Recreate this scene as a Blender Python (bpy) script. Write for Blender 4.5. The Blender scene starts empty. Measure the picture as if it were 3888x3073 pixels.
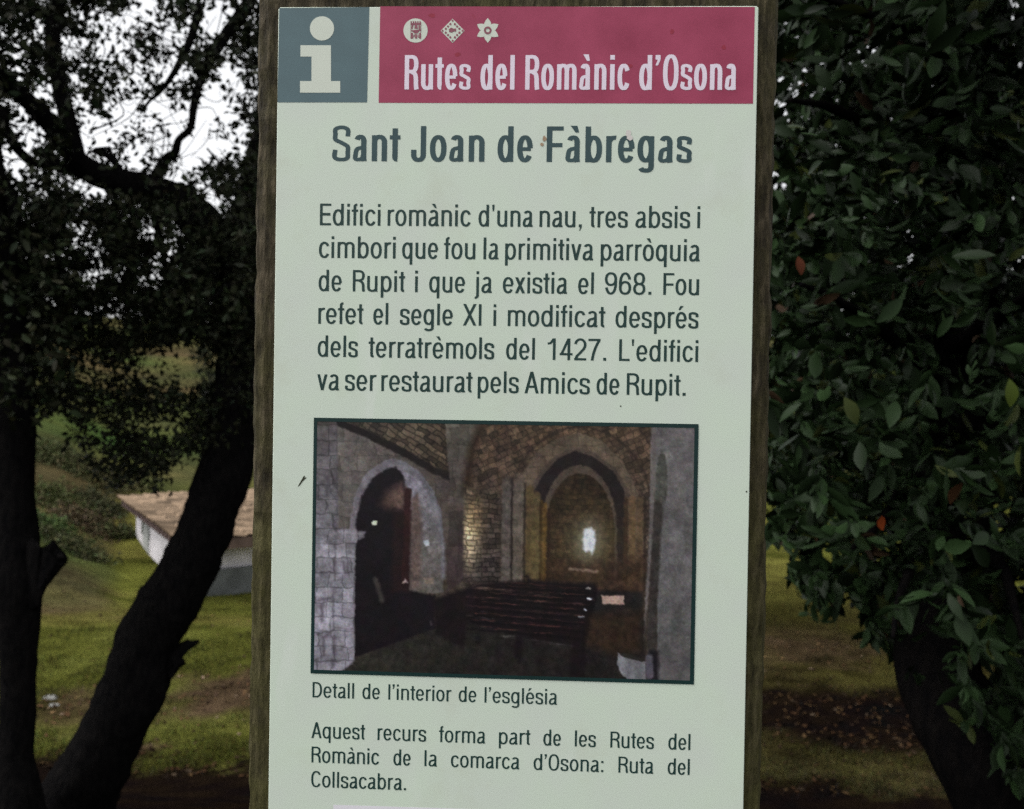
import bpy, math, random
import numpy as np
from mathutils import Matrix, Vector

SC = bpy.context.scene
COL = SC.collection
RNG = np.random.default_rng(11)
random.seed(5)
R = math.radians

# ------------------------------------------------------------------ camera
CAM_Z = 1.55
FPX, CX, CY = 3000.0, 1944.0, 1536.5            # focal length and centre in pixels of the 3888 x 3073 photograph
YAW, PITCH, ROLL = R(-2.146), R(-0.590), R(0.905)
CAM = np.array([0.02018, -0.49535, CAM_Z])


def cam_axes():
    fw = np.array([math.sin(YAW) * math.cos(PITCH), math.cos(YAW) * math.cos(PITCH), math.sin(PITCH)])
    rt = np.array([math.cos(YAW), -math.sin(YAW), 0.0])
    up = np.cross(rt, fw)
    return (math.cos(ROLL) * rt + math.sin(ROLL) * up, -math.sin(ROLL) * rt + math.cos(ROLL) * up, fw)


RT, UP, FW = cam_axes()
cam_data = bpy.data.cameras.new("camera")
cam_data.sensor_fit = 'HORIZONTAL'
cam_data.sensor_width = 36.0
cam_data.lens = 36.0 * FPX / 3888.0
cam_data.clip_start = 0.02
cam_data.clip_end = 3000.0
cam_data.dof.use_dof = True
cam_data.dof.focus_distance = 0.50
cam_data.dof.aperture_fstop = 12.5
cam = bpy.data.objects.new("camera", cam_data)
COL.objects.link(cam)
M = Matrix.Identity(4)
for i in range(3):
    M[i][0], M[i][1], M[i][2], M[i][3] = RT[i], UP[i], -FW[i], CAM[i]
cam.matrix_world = M
SC.camera = cam

# ------------------------------------------------------------------ sky, sun, exposure
SUN_EL, SUN_ROT = 60.0, 258.0
world = bpy.data.worlds.new("World")
SC.world = world
world.use_nodes = True
wn, wl = world.node_tree.nodes, world.node_tree.links
wn.clear()
sky = wn.new("ShaderNodeTexSky")
sky.sky_type = 'NISHITA'
sky.sun_disc = False
sky.sun_elevation = R(SUN_EL)
sky.sun_rotation = R(SUN_ROT)
sky.dust_density = 4.0
sky.air_density = 1.0
hs = wn.new("ShaderNodeHueSaturation")
hs.inputs["Saturation"].default_value = 0.09      # a closed cloud deck: the blue is gone
bg = wn.new("ShaderNodeBackground")
bg.inputs["Strength"].default_value = 0.15
out = wn.new("ShaderNodeOutputWorld")
wl.new(sky.outputs[0], hs.inputs["Color"])
wl.new(hs.outputs[0], bg.inputs["Color"])
wl.new(bg.outputs[0], out.inputs["Surface"])
sun_data = bpy.data.lights.new("sun", 'SUN')
sun_data.energy = 0.5
sun_data.angle = R(40)
sun_data.color = (1.0, 0.96, 0.90)
sun = bpy.data.objects.new("sun", sun_data)
COL.objects.link(sun)
# sun_rotation turns clockwise from +Y seen from above
sd = Vector((math.sin(R(SUN_ROT)) * math.cos(R(SUN_EL)), math.cos(R(SUN_ROT)) * math.cos(R(SUN_EL)), math.sin(R(SUN_EL))))
sun.rotation_euler = sd.to_track_quat('Z', 'Y').to_euler()
SC.cycles.use_denoising = False           # the photograph is grainy too
SC.view_settings.view_transform = 'Standard'
SC.view_settings.look = 'None'
SC.view_settings.exposure = 0.85
SC.view_settings.gamma = 1.0


# ------------------------------------------------------------------ helpers
def pt(u, v, d):
    """world point seen at photograph pixel (u, v), d metres in front of the camera"""
    return CAM + d * (FW + RT * (u - CX) / FPX - UP * (v - CY) / FPX)


def on_panel(u, v):
    r = FW + RT * (u - CX) / FPX - UP * (v - CY) / FPX
    t = -CAM[1] / r[1]
    p = CAM + t * r
    return p[0], p[2]


def to_px(P):
    q = np.asarray(P, float) - CAM
    x, y, z = q @ RT, q @ UP, q @ FW
    return CX + FPX * x / z, CY - FPX * y / z


def srgb(r, g, b):
    f = lambda c: (c / 255 / 12.92) if c / 255 <= 0.04045 else ((c / 255 + 0.055) / 1.055) ** 2.4
    return (f(r), f(g), f(b))


def hash3(a, b, c):
    h = (a * 374761393 + b * 668265263 + c * 2147483647 + 1013904223) & 0xFFFFFFFF
    h = ((h ^ (h >> 13)) * 1274126177) & 0xFFFFFFFF
    return ((h ^ (h >> 16)) & 0xFFFF) / 65535.0


def vnoise(x, y, z=0.0, seed=0):
    x, y, z = np.broadcast_arrays(np.asarray(x, float), np.asarray(y, float), np.asarray(z, float))
    xi, yi, zi = np.floor(x).astype(np.int64), np.floor(y).astype(np.int64), np.floor(z).astype(np.int64)
    xf, yf, zf = x - xi, y - yi, z - zi
    xf, yf, zf = [t * t * (3 - 2 * t) for t in (xf, yf, zf)]
    r = 0.0
    for dx in (0, 1):
        for dy in (0, 1):
            for dz in (0, 1):
                w = (xf if dx else 1 - xf) * (yf if dy else 1 - yf) * (zf if dz else 1 - zf)
                r = r + w * hash3(xi + dx + seed * 57, yi + dy, zi + dz)
    return r * 2 - 1


def fbm(x, y, z=0.0, seed=0, oct=4):
    r, a, f = 0.0, 0.5, 1.0
    for k in range(oct):
        r = r + a * vnoise(np.asarray(x) * f, np.asarray(y) * f, np.asarray(z) * f, seed + k)
        a, f = a * 0.5, f * 2.03
    return r


def mesh_obj(name, verts, faces, material=None, parent=None, smooth=False, colors=None):
    me = bpy.data.meshes.new(name)
    if isinstance(faces, np.ndarray):
        verts = np.asarray(verts, np.float32)
        n, k = faces.shape
        me.vertices.add(len(verts))
        me.vertices.foreach_set("co", verts.ravel())
        me.loops.add(n * k)
        me.loops.foreach_set("vertex_index", faces.astype(np.int32).ravel())
        me.polygons.add(n)
        me.polygons.foreach_set("loop_start", np.arange(0, n * k, k, dtype=np.int32))
        me.update(calc_edges=True)
    else:
        me.from_pydata([tuple(map(float, v)) for v in verts], [], faces)
        me.update()
    if smooth:
        me.polygons.foreach_set("use_smooth", [True] * len(me.polygons))
    if colors is not None:
        at = me.color_attributes.new("tint", 'FLOAT_COLOR', 'POINT')
        c = np.ones((len(me.vertices), 4), np.float32)
        c[:, :3] = colors
        at.data.foreach_set("color", c.ravel())
    if material:
        me.materials.append(material)
    o = bpy.data.objects.new(name, me)
    COL.objects.link(o)
    if parent:
        o.parent = parent
        if parent.type == 'EMPTY':
            o.matrix_parent_inverse = Matrix.Translation(-parent.location)
    return o


def tag(o, label=None, cat=None, group=None, kind=None):
    if label: o["label"] = label
    if cat: o["category"] = cat
    if group: o["group"] = group
    if kind: o["kind"] = kind
    return o


def empty(name, loc=(0, 0, 0)):
    o = bpy.data.objects.new(name, None)
    o.location = loc
    o.empty_display_size = 0.1
    COL.objects.link(o)
    return o


def new_mat(name, rough=0.8, spec=0.3):
    m = bpy.data.materials.new(name)
    m.use_nodes = True
    b = m.node_tree.nodes["Principled BSDF"]
    b.inputs["Roughness"].default_value = rough
    b.inputs["Specular IOR Level"].default_value = spec
    return m, m.node_tree.nodes, m.node_tree.links, b


def plain(name, col, rough=0.5, spec=0.3, mottle=0.10, scale=60.0):
    """printed ink: one colour, faded a little in cloudy patches and fine grain"""
    m, n, l, b = new_mat(name, rough, spec)
    tc = n.new("ShaderNodeTexCoord")
    n1 = n.new("ShaderNodeTexNoise"); n1.inputs["Scale"].default_value = scale; n1.inputs["Detail"].default_value = 5
    n2 = n.new("ShaderNodeTexNoise"); n2.inputs["Scale"].default_value = 1400; n2.inputs["Detail"].default_value = 2
    ad = n.new("ShaderNodeMath"); ad.operation = 'ADD'
    l.new(tc.outputs["Object"], n1.inputs["Vector"]); l.new(tc.outputs["Object"], n2.inputs["Vector"])
    l.new(n1.outputs["Fac"], ad.inputs[0]); l.new(n2.outputs["Fac"], ad.inputs[1])
    mr = n.new("ShaderNodeMapRange")
    mr.inputs["From Min"].default_value = 0.6; mr.inputs["From Max"].default_value = 1.4
    mr.inputs["To Min"].default_value = 1 - mottle; mr.inputs["To Max"].default_value = 1 + mottle
    l.new(ad.outputs[0], mr.inputs["Value"])
    mx = n.new("ShaderNodeVectorMath"); mx.operation = 'SCALE'
    mx.inputs[0].default_value = col
    l.new(mr.outputs[0], mx.inputs["Scale"])
    l.new(mx.outputs[0], b.inputs["Base Color"])
    return m


def tinted(name, rough=0.6, spec=0.3, translucent=0.0):
    """colour from the mesh's own tint (each leaf, blade or tile has its own colour)"""
    m, n, l, b = new_mat(name, rough, spec)
    a = n.new("ShaderNodeAttribute"); a.attribute_name = "tint"
    l.new(a.outputs["Color"], b.inputs["Base Color"])
    if translucent:
        t = n.new("ShaderNodeBsdfTranslucent")
        l.new(a.outputs["Color"], t.inputs["Color"])
        mx = n.new("ShaderNodeMixShader"); mx.inputs[0].default_value = translucent
        o = n["Material Output"]
        l.new(b.outputs[0], mx.inputs[1]); l.new(t.outputs[0], mx.inputs[2])
        l.new(mx.outputs[0], o.inputs["Surface"])
    return m


# ------------------------------------------------------------------ lettering: a condensed grotesque drawn as strokes
XH = 0.735


def ell(cx, cy, a, b, t0, t1, n=2.35, k=22):
    n = n - .12
    t = np.radians(np.linspace(t0, t1, k))
    c, s = np.cos(t), np.sin(t)
    return np.stack([cx + a * np.sign(c) * np.abs(c) ** (2 / n), cy + b * np.sign(s) * np.abs(s) ** (2 / n)], 1)


def smooth_path(p, k=8):
    p = np.asarray(p, float)
    q = np.vstack([2 * p[0] - p[1], p, 2 * p[-1] - p[-2]])
    o = []
    for i in range(1, len(q) - 2):
        for t in np.linspace(0, 1, k, endpoint=False):
            a, b, c, d = q[i - 1], q[i], q[i + 1], q[i + 2]
            o.append(0.5 * (2 * b + (c - a) * t + (2 * a - 5 * b + 4 * c - d) * t ** 2 + (3 * b - a - 3 * c + d) * t ** 3))
    o.append(q[-2])
    return np.array(o)


def glyph(ch, w, h):
    """strokes of one character: list of quads strips (left, right); returns strips, width, (left, right) side bearings"""
    S = []
    hw, hh = w / 2, h / 2
    fb = 0.86 if w > 0.14 else 1.0              # tight curves of the bold cut are thinned

    def stroke(p, closed=False, f=1.0):
        p = np.asarray(p, float)
        keep = [0]
        for i in range(1, len(p)):
            if np.hypot(*(p[i] - p[keep[-1]])) > 1e-5: keep.append(i)
        p = p[keep]
        if closed:
            t = np.roll(p, -1, 0) - np.roll(p, 1, 0)
        else:
            t = np.gradient(p, axis=0)
        t = t / np.linalg.norm(t, axis=1)[:, None]
        ww = (h + (w - h) * np.abs(t[:, 1]) ** 1.3) * f
        n = np.stack([-t[:, 1], t[:, 0]], 1) * ww[:, None] / 2
        L, Rr = p + n, p - n
        if closed:
            L, Rr = np.vstack([L, L[:1]]), np.vstack([Rr, Rr[:1]])
        S.append((L, Rr))

    def rect(x0, y0, x1, y1):
        S.append((np.array([[x0, y0], [x0, y1]]), np.array([[x1, y0], [x1, y1]])))

    def para(x0, y0, x1, y1, ww=None):          # slanted stem cut level at both ends; x = left side
        ww = ww or w * 1.06
        S.append((np.array([[x0, y0], [x1, y1]]), np.array([[x0 + ww, y0], [x1 + ww, y1]])))

    def ring(x0, x1, y0, y1, n=2.35):
        stroke(ell((x0 + x1) / 2, (y0 + y1) / 2, (x1 - x0) / 2 - hw, (y1 - y0) / 2 - hh, 0, 360, n, 49)[:-1], True)

    def arc(x0, x1, y0, y1, t0, t1, n=2.35, pre=None, post=None):
        p = ell((x0 + x1) / 2, (y0 + y1) / 2, (x1 - x0) / 2 - hw, (y1 - y0) / 2 - hh, t0, t1, n, 30)
        if pre is not None: p = np.vstack([pre, p])
        if post is not None: p = np.vstack([p, post])
        stroke(p)

    acc = {'à': ('a', -1), 'è': ('e', -1), 'ò': ('o', -1), 'é': ('e', 1)}
    if ch in acc:
        base, s = acc[ch]
        S, W, sb = glyph(base, w, h)
        c = W / 2
        a = 0.09
        S.append((np.array([[c + s * a, 1.02], [c - s * 0.05, 0.83]]), np.array([[c + s * a - s * w * 1.25, 1.02], [c - s * 0.05 - s * w * 0.62, 0.83]])))
        return S, W, sb
    o, st, sh = 0.038, 0.068, 0.02               # side bearings: round, straight, slanted
    ov = 0.012
    if ch == 'o':
        W = 0.455; ring(0, W, -ov, XH + ov); sb = (o, o)
    elif ch in 'dbpq':
        W = 0.45
        ring(0, W, -ov, XH + ov)
        if ch == 'd': rect(W - w, 0, W, 1); sb = (o, st)
        if ch == 'b': rect(0, 0, w, 1); sb = (st, o)
        if ch == 'p': rect(0, -0.275, w, XH); sb = (st, o)
        if ch == 'q': rect(W - w, -0.275, W, XH); sb = (o, st)
    elif ch == 'g':
        W = 0.445
        ring(0, W, 0.0, XH + ov)
        arc(0.015, W, -0.285, 0.06, 200, 360, post=[[W - hw, 0.2], [W - hw, XH]]); sb = (o, st)
    elif ch == 'c':
        W = 0.425; arc(0, W + 0.02, -ov, XH + ov, 30, 330); sb = (o, 0.02)
    elif ch == 'e':
        W = 0.445; m = XH * 0.49
        arc(0, W, -ov, XH + ov, 2, 326)
        rect(hw, m - hh * 0.9, W - hw * 0.7, m + hh * 0.9); sb = (o, o)
    elif ch == 'a':
        W = 0.435; r = W - w * 0.35
        arc(0.035, r, XH - 0.36, XH + ov, 160, 0, post=[[r - hw, XH - 0.25], [r - hw, 0.10], [r - hw + 0.012, 0.0]])
        stroke(smooth_path([[r - hw, XH * 0.60], [W * 0.62, XH * 0.535], [W * 0.27, XH * 0.46], [hw, XH * 0.25], [W * 0.17, 0.075], [W * 0.36, hh - ov], [W * 0.60, 0.085], [r - hw, XH * 0.30]]), f=fb)
        if w < 0.14: rect(r - hw, 0, W - 0.005, h * 0.8)
        sb = (0.035, 0.03)
    elif ch in 'nm':
        if ch == 'n':
            W = 0.43; rect(0, 0, w, XH)
            arc(0, W, XH - 0.42, XH + ov, 168, 0, 2.3, post=[[W - hw, XH - 0.3], [W - hw, 0]])
        else:
            W = 0.70; rect(0, 0, w, XH); q = (W + w) / 2
            arc(0, q, XH - 0.40, XH + ov, 168, 0, 2.3, post=[[q - hw, XH - 0.3], [q - hw, 0]])
            arc(q - w, W, XH - 0.40, XH + ov, 168, 0, 2.3, post=[[W - hw, XH - 0.3], [W - hw, 0]])
        sb = (st, st * 0.9)
    elif ch == 'u':
        W = 0.43; rect(W - w, 0, W, XH)
        arc(0, W, -ov, 0.42, 180, 348, 2.3, pre=[[hw, XH], [hw, 0.3]]); sb = (st * 0.9, st)
    elif ch == 'r':
        W = 0.28; rect(0, 0, w, XH)
        arc(0, 0.46, XH - 0.46, XH + 0.012, 172, 78, 2.2); sb = (st, 0.0)
    elif ch == 's':
        W = 0.405; k = XH
        stroke(smooth_path([[W - hw * 1.1, k * 0.70], [W * 0.83, k * 0.87], [W * 0.5, k - hh + ov], [W * 0.19, k * 0.90], [hw + 0.005, k * 0.735], [W * 0.19, k * 0.60],
                            [W * 0.52, k * 0.51], [W * 0.82, k * 0.41], [W - hw, k * 0.255], [W * 0.82, k * 0.09], [W * 0.5, hh - ov], [W * 0.17, k * 0.12], [hw * 1.05, k * 0.31]]), f=fb); sb = (0.03, 0.03)
    elif ch == 'S':
        W = 0.51
        stroke(smooth_path([[W - hw * 1.05, 0.70], [W * 0.84, 0.89], [W * 0.5, 1 - hh + 0.015], [W * 0.17, 0.90], [hw + 0.005, 0.745], [W * 0.17, 0.61],
                            [W * 0.52, 0.515], [W * 0.84, 0.41], [W - hw, 0.255], [W * 0.83, 0.09], [W * 0.5, hh - 0.015], [W * 0.14, 0.10], [hw * 1.05, 0.32]]), f=fb); sb = (0.035, 0.035)
    elif ch == 't':
        W = 0.255 if w < .13 else 0.30; x = 0.075
        arc(x, x + 0.30, -0.005, 0.24, 180, 268, 2.4, pre=[[x + hw, 0.93], [x + hw, 0.2]])
        rect(0, XH - h, W, XH); sb = (0.012, 0.012)
    elif ch == 'f':
        W = 0.26; x = 0.07
        arc(x, x + 0.32, 0.74, 1.012, 180, 92, 2.4, pre=[[x + hw, 0], [x + hw, 0.75]])
        rect(0, XH - h, W, XH); sb = (0.012, 0.008)
    elif ch in 'ij':
        W = w; rect(0, 0.865, w, 1.0)
        if ch == 'i': rect(0, 0, w, XH); sb = (st, st)
        else:
            arc(-0.26, w, -0.285, 0.05, 275, 360, 2.4, post=[[hw, -0.05], [hw, XH]]); sb = (st, st)
    elif ch in 'lI':
        W = w; rect(0, 0, w, 1); sb = (st, st)
    elif ch == 'v':
        W = 0.42; v = w * 1.02
        para(0, XH, W / 2 - v / 2, 0, v); para(W - v, XH, W / 2 - v / 2, 0, v); sb = (sh, sh)
    elif ch in 'xX':
        W, k = (0.42, XH) if ch == 'x' else (0.53, 1.0); v = w * 1.12
        para(0, k, W - v, 0, v); para(W - v, k, 0, 0, v); sb = (sh, sh)
    elif ch == 'A':
        W = 0.56; v = w * 1.06
        para(0, 0, W / 2 - v / 2, 1, v); para(W - v, 0, W / 2 - v / 2, 1, v)
        rect(W * 0.2, 0.255, W * 0.8, 0.255 + h); sb = (0.01, 0.01)
    elif ch == 'E':
        W = 0.46; rect(0, 0, w, 1); rect(hw, 0, W, h); rect(hw, 1 - h, W, 1); rect(hw, 0.5 - hh, W * 0.94, 0.5 + hh + 0.02); sb = (st, 0.03)
    elif ch == 'F':
        W = 0.45; rect(0, 0, w, 1); rect(hw, 1 - h, W, 1); rect(hw, 0.475 - hh, W * 0.94, 0.475 + hh); sb = (st, 0.02)
    elif ch == 'L':
        W = 0.43; rect(0, 0, w, 1); rect(hw, 0, W, h); sb = (st, 0.01)
    elif ch == 'D':
        W = 0.52; rect(0, 0, w, 1)
        stroke(np.vstack([[[hw, 1 - hh], [0.2, 1 - hh]], ell(0.2, 0.5, W - 0.2 - hw, 0.5 - hh, 90, -90, 2.4, 30), [[0.2, hh], [hw, hh]]])); sb = (st, o)
    elif ch == 'R':
        W = 0.51; rect(0, 0, w, 1)
        stroke(np.vstack([[[hw, 1 - hh], [0.2, 1 - hh]], ell(0.24, 0.735, W - 0.015 - 0.24 - hw, 0.265 - hh, 90, -90, 2.6, 24), [[0.2, 0.47 + hh], [hw, 0.47 + hh]]]))
        stroke(smooth_path([[W * 0.5, 0.47 + hh * 0.9], [W * 0.72, 0.45], [W - hw - 0.025, 0.33], [W - hw - 0.015, 0.12], [W - hw + 0.005, 0]])); sb = (st, 0.025)
    elif ch == 'J':
        W = 0.41; arc(-0.0, W, -0.015, 0.42, 175, 360, 2.4, pre=[[hw, 0.33]], post=[[W - hw, 0.3], [W - hw, 1]]); sb = (0.02, st)
    elif ch == 'O':
        W = 0.55; ring(0, W, -0.015, 1.015, 2.5); sb = (0.045, 0.045)
    elif ch == 'C':
        W = 0.53; arc(0, W + 0.01, -0.015, 1.015, 32, 328, 2.5); sb = (0.045, 0.025)
    elif ch == '1':
        W = 0.29; rect(W - w, 0, W, 1)
        stroke([[0.0, 0.755], [W * 0.35, 0.775], [W - w * 0.6, 0.97]]); sb = (0.07, 0.13)
    elif ch == '2':
        W = 0.45
        stroke(np.vstack([ell(W / 2, 0.71, W / 2 - hw, 0.305 - hh, 172, -12, 2.2, 24), smooth_path([[W * 0.80, 0.54], [W * 0.52, 0.36], [W * 0.24, 0.19], [hw + 0.01, 0.03]])]))
        rect(0.01, 0, W, h); sb = (0.03, 0.03)
    elif ch == '4':
        W = 0.47; rect(W * 0.60, 0, W * 0.60 + w, 1); rect(0, 0.225, W, 0.225 + h)
        para(0, 0.23, W * 0.58, 0.995, w * 1.0); sb = (0.02, 0.02)
    elif ch == '7':
        W = 0.44; rect(0, 1 - h, W, 1)
        stroke(smooth_path([[W - hw, 0.93], [W * 0.62, 0.62], [W * 0.44, 0.32], [W * 0.33, 0.0]])); sb = (0.035, 0.03)
    elif ch in '69':
        W = 0.455
        n0 = len(S)
        ring(0, W, -0.015, 0.62)
        stroke(np.vstack([[[hw, 0.30], [hw, 0.5]], ell(W / 2, 0.5, W / 2 - hw, 0.515 - hh, 180, 22, 2.3, 26)]))
        if ch == '9':
            for i in range(n0, len(S)):
                L, Q = S[i]
                S[i] = (np.array([W, 1.0]) - L, np.array([W, 1.0]) - Q)
        sb = (0.035, 0.035)
    elif ch == '8':
        W = 0.455; ring(0, W, -0.015, 0.54); ring(0.018, W - 0.018, 0.54 - h, 1.015); sb = (0.035, 0.035)
    elif ch in '.:':
        W = w * 1.1; rect(0, 0, W, 0.135)
        if ch == ':': rect(0, 0.56, W, 0.695)
        sb = (0.075, 0.07)
    elif ch == ',':
        W = w * 1.1; rect(0, 0, W, 0.135)
        S.append((np.array([[W * 0.5, 0.0], [W * 0.1, -0.15]]), np.array([[W, 0.0], [W * 0.45, -0.15]]))); sb = (0.075, 0.07)
    elif ch == "'":
        W = w * 0.9; S.append((np.array([[0, 1.0], [W * 0.2, 0.70]]), np.array([[W, 1.0], [W * 0.8, 0.70]]))); sb = (0.06, 0.055)
    elif ch == '’':
        W = w * 1.1; rect(0, 0.865, W, 1.0)
        S.append((np.array([[W * 0.45, 0.865], [0.0, 0.70]]), np.array([[W, 0.865], [W * 0.5, 0.70]]))); sb = (0.05, 0.05)
    else:
        raise ValueError(ch)
    return S, W, sb


def word_strips(word, w, h):
    x, strips, first = 0.0, [], True
    for ch in word:
        S, W, (l, r) = glyph(ch, w, h)
        if not first: x += l
        first = False
        off = np.array([x, 0.0])
        strips += [(L + off, Q + off) for L, Q in S]
        x += W + r
    allp = np.vstack([np.vstack(s) for s in strips])
    return strips, allp[:, 0].min(), allp[:, 0].max()


def lettering(name, words, base_l, base_r, cap_px, w, h, material, parent, y0, squeeze=True):
    """words: (text, left px, right px); one mesh per line of writing"""
    bz = 0.5 * (on_panel(*base_l)[1] + on_panel(*base_r)[1])
    cap = on_panel(base_l[0], base_l[1] - cap_px)[1] - on_panel(*base_l)[1]
    V, F = [], []
    for text, a, b in words:
        t = (0.5 * (a + b) - base_l[0]) / (base_r[0] - base_l[0])
        py = base_l[1] + t * (base_r[1] - base_l[1]) - 0.35 * cap_px
        X0, X1 = on_panel(a, py)[0], on_panel(b, py)[0]
        ww = w
        if text in 'iI':                        # a lone stem keeps its weight
            strips, lo, hi = word_strips(text, ww, h)
            sx = cap
            X0 = (X0 + X1) / 2 - sx * (hi - lo) / 2
        else:
            for _ in range(3):
                strips, lo, hi = word_strips(text, ww, h)
                sx = (X1 - X0) / (hi - lo)
                ww = w * cap / sx
        y = y0
        for k, (L, Q) in enumerate(strips):
            n0 = len(V)
            n = len(L)
            for i, p in enumerate(L): V.append((X0 + (p[0] - lo) * sx, y - 1.4e-7 * i, bz + cap * p[1]))
            for i, p in enumerate(Q): V.append((X0 + (p[0] - lo) * sx, y - 1.4e-7 * i, bz + cap * p[1]))
            y -= 1.4e-7 * (n + 1)
            for i in range(n - 1):
                F.append((n0 + i, n0 + i + 1, n0 + n + i + 1, n0 + n + i))
    return mesh_obj(name, V, F, material, parent)


# ------------------------------------------------------------------ the sign: a mossy plank carrying a printed panel
sign = tag(empty("information_sign", (0, 0.03, 0)), "tall pale green printed information panel fixed to a wide mossy wooden plank", "sign")


def wood_material():
    m, n, l, b = new_mat("weathered_wood", 0.85, 0.2)
    tc = n.new("ShaderNodeTexCoord")
    mp = n.new("ShaderNodeMapping"); mp.inputs["Scale"].default_value = (1, 1, 0.20)
    l.new(tc.outputs["Object"], mp.inputs["Vector"])
    g = n.new("ShaderNodeTexNoise"); g.inputs["Scale"].default_value = 230; g.inputs["Detail"].default_value = 8; g.inputs["Roughness"].default_value = 0.65
    l.new(mp.outputs[0], g.inputs["Vector"])
    r = n.new("ShaderNodeValToRGB"); e = r.color_ramp.elements
    e[0].position, e[0].color = 0.30, (0.012, 0.009, 0.005, 1)
    e[1].position, e[1].color = 0.72, (0.135, 0.108, 0.068, 1)
    k = r.color_ramp.elements.new(0.5); k.color = (0.048, 0.038, 0.021, 1)
    l.new(g.outputs["Fac"], r.inputs[0])
    g2 = n.new("ShaderNodeTexNoise"); g2.inputs["Scale"].default_value = 22; g2.inputs["Detail"].default_value = 6; g2.inputs["Roughness"].default_value = 0.7
    l.new(tc.outputs["Object"], g2.inputs["Vector"])
    sx = n.new("ShaderNodeSeparateXYZ"); l.new(tc.outputs["Object"], sx.inputs[0])
    lo = n.new("ShaderNodeMapRange"); lo.inputs["From Min"].default_value = 1.62; lo.inputs["From Max"].default_value = 1.25
    lo.inputs["To Min"].default_value = 0.0; lo.inputs["To Max"].default_value = 0.26
    l.new(sx.outputs["Z"], lo.inputs["Value"])
    ad = n.new("ShaderNodeMath"); ad.operation = 'ADD'; l.new(g2.outputs["Fac"], ad.inputs[0]); l.new(lo.outputs[0], ad.inputs[1])
    mm = n.new("ShaderNodeMapRange"); mm.inputs["From Min"].default_value = 0.46; mm.inputs["From Max"].default_value = 0.80
    l.new(ad.outputs[0], mm.inputs["Value"])
    gm = n.new("ShaderNodeMath"); gm.operation = 'MULTIPLY'; l.new(mm.outputs[0], gm.inputs[0]); l.new(g.outputs["Fac"], gm.inputs[1])
    mix = n.new("ShaderNodeMixRGB"); mix.inputs["Color2"].default_value = (0.085, 0.085, 0.018, 1)
    l.new(gm.outputs[0], mix.inputs[0]); l.new(r.outputs[0], mix.inputs["Color1"])
    l.new(mix.outputs[0], b.inputs["Base Color"])
    bp = n.new("ShaderNodeBump"); bp.inputs["Strength"].default_value = 0.9; bp.inputs["Distance"].default_value = 0.005
    l.new(g.outputs["Fac"], bp.inputs["Height"]); l.new(bp.outputs[0], b.inputs["Normal"])
    return m


def plank(name, x0, x1, z0, z1, yf, thick, material, parent, taper=0.0):
    """rough sawn plank: rounded rectangle section swept up, edges wandering"""
    nz, sec = 260, []
    hx = 0.5
    prof = []
    c = 0.010
    W = x1 - x0
    for (px, py) in [(c, 0), (W * .25, 0), (W * .5, 0), (W * .75, 0), (W - c, 0), (W - c * .3, c * .3), (W, c), (W, thick * .5), (W, thick - c), (W - c, thick), (W * .5, thick), (c, thick), (0, thick - c), (0, thick * .5), (0, c), (c * .3, c * .3)]:
        prof.append((px, py))
    prof = np.array(prof)
    k = len(prof)
    V = []
    for i in range(nz):
        t = i / (nz - 1)
        z = z0 + (z1 - z0) * t
        for j, (px, py) in enumerate(prof):
            side = -1 if px < W * .4 else (1 if px > W * .6 else 0)
            wob = 0.0014 * fbm(z * 9, side * 7.3, 0, 3) + 0.0012 * fbm(z * 45, side * 3.1 + j * .2, 0, 9) + 0.0008 * vnoise(z * 160, side * 5.0, j, 12)
            dy = 0.0
            if py < c * .5: dy = abs(0.0012 * fbm(z * 30, px * 60, 0, 5)) + (0.004 * max(0, fbm(z * 30, side * 4, 2, 8)) if abs(side) else 0)
            V.append((x0 + px + side * wob + taper * (t - .5) * side, yf + py + dy, z))
    F = []
    for i in range(nz - 1):
        for j in range(k):
            a, b = i * k + j, i * k + (j + 1) % k
            F.append((a, b, b + k, a + k))
    F.append(tuple(range(k))[::-1]); F.append(tuple(range((nz - 1) * k, nz * k)))
    return mesh_obj(name, V, F, material, parent, smooth=False)


M_WOOD = wood_material()
plank("wooden_post", -0.1664, 0.1638, -0.25, CAM_Z + 0.305, 0.0036, 0.07, M_WOOD, sign, taper=0.0024)

PAPER = (0.71, 0.80, 0.69)


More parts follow.
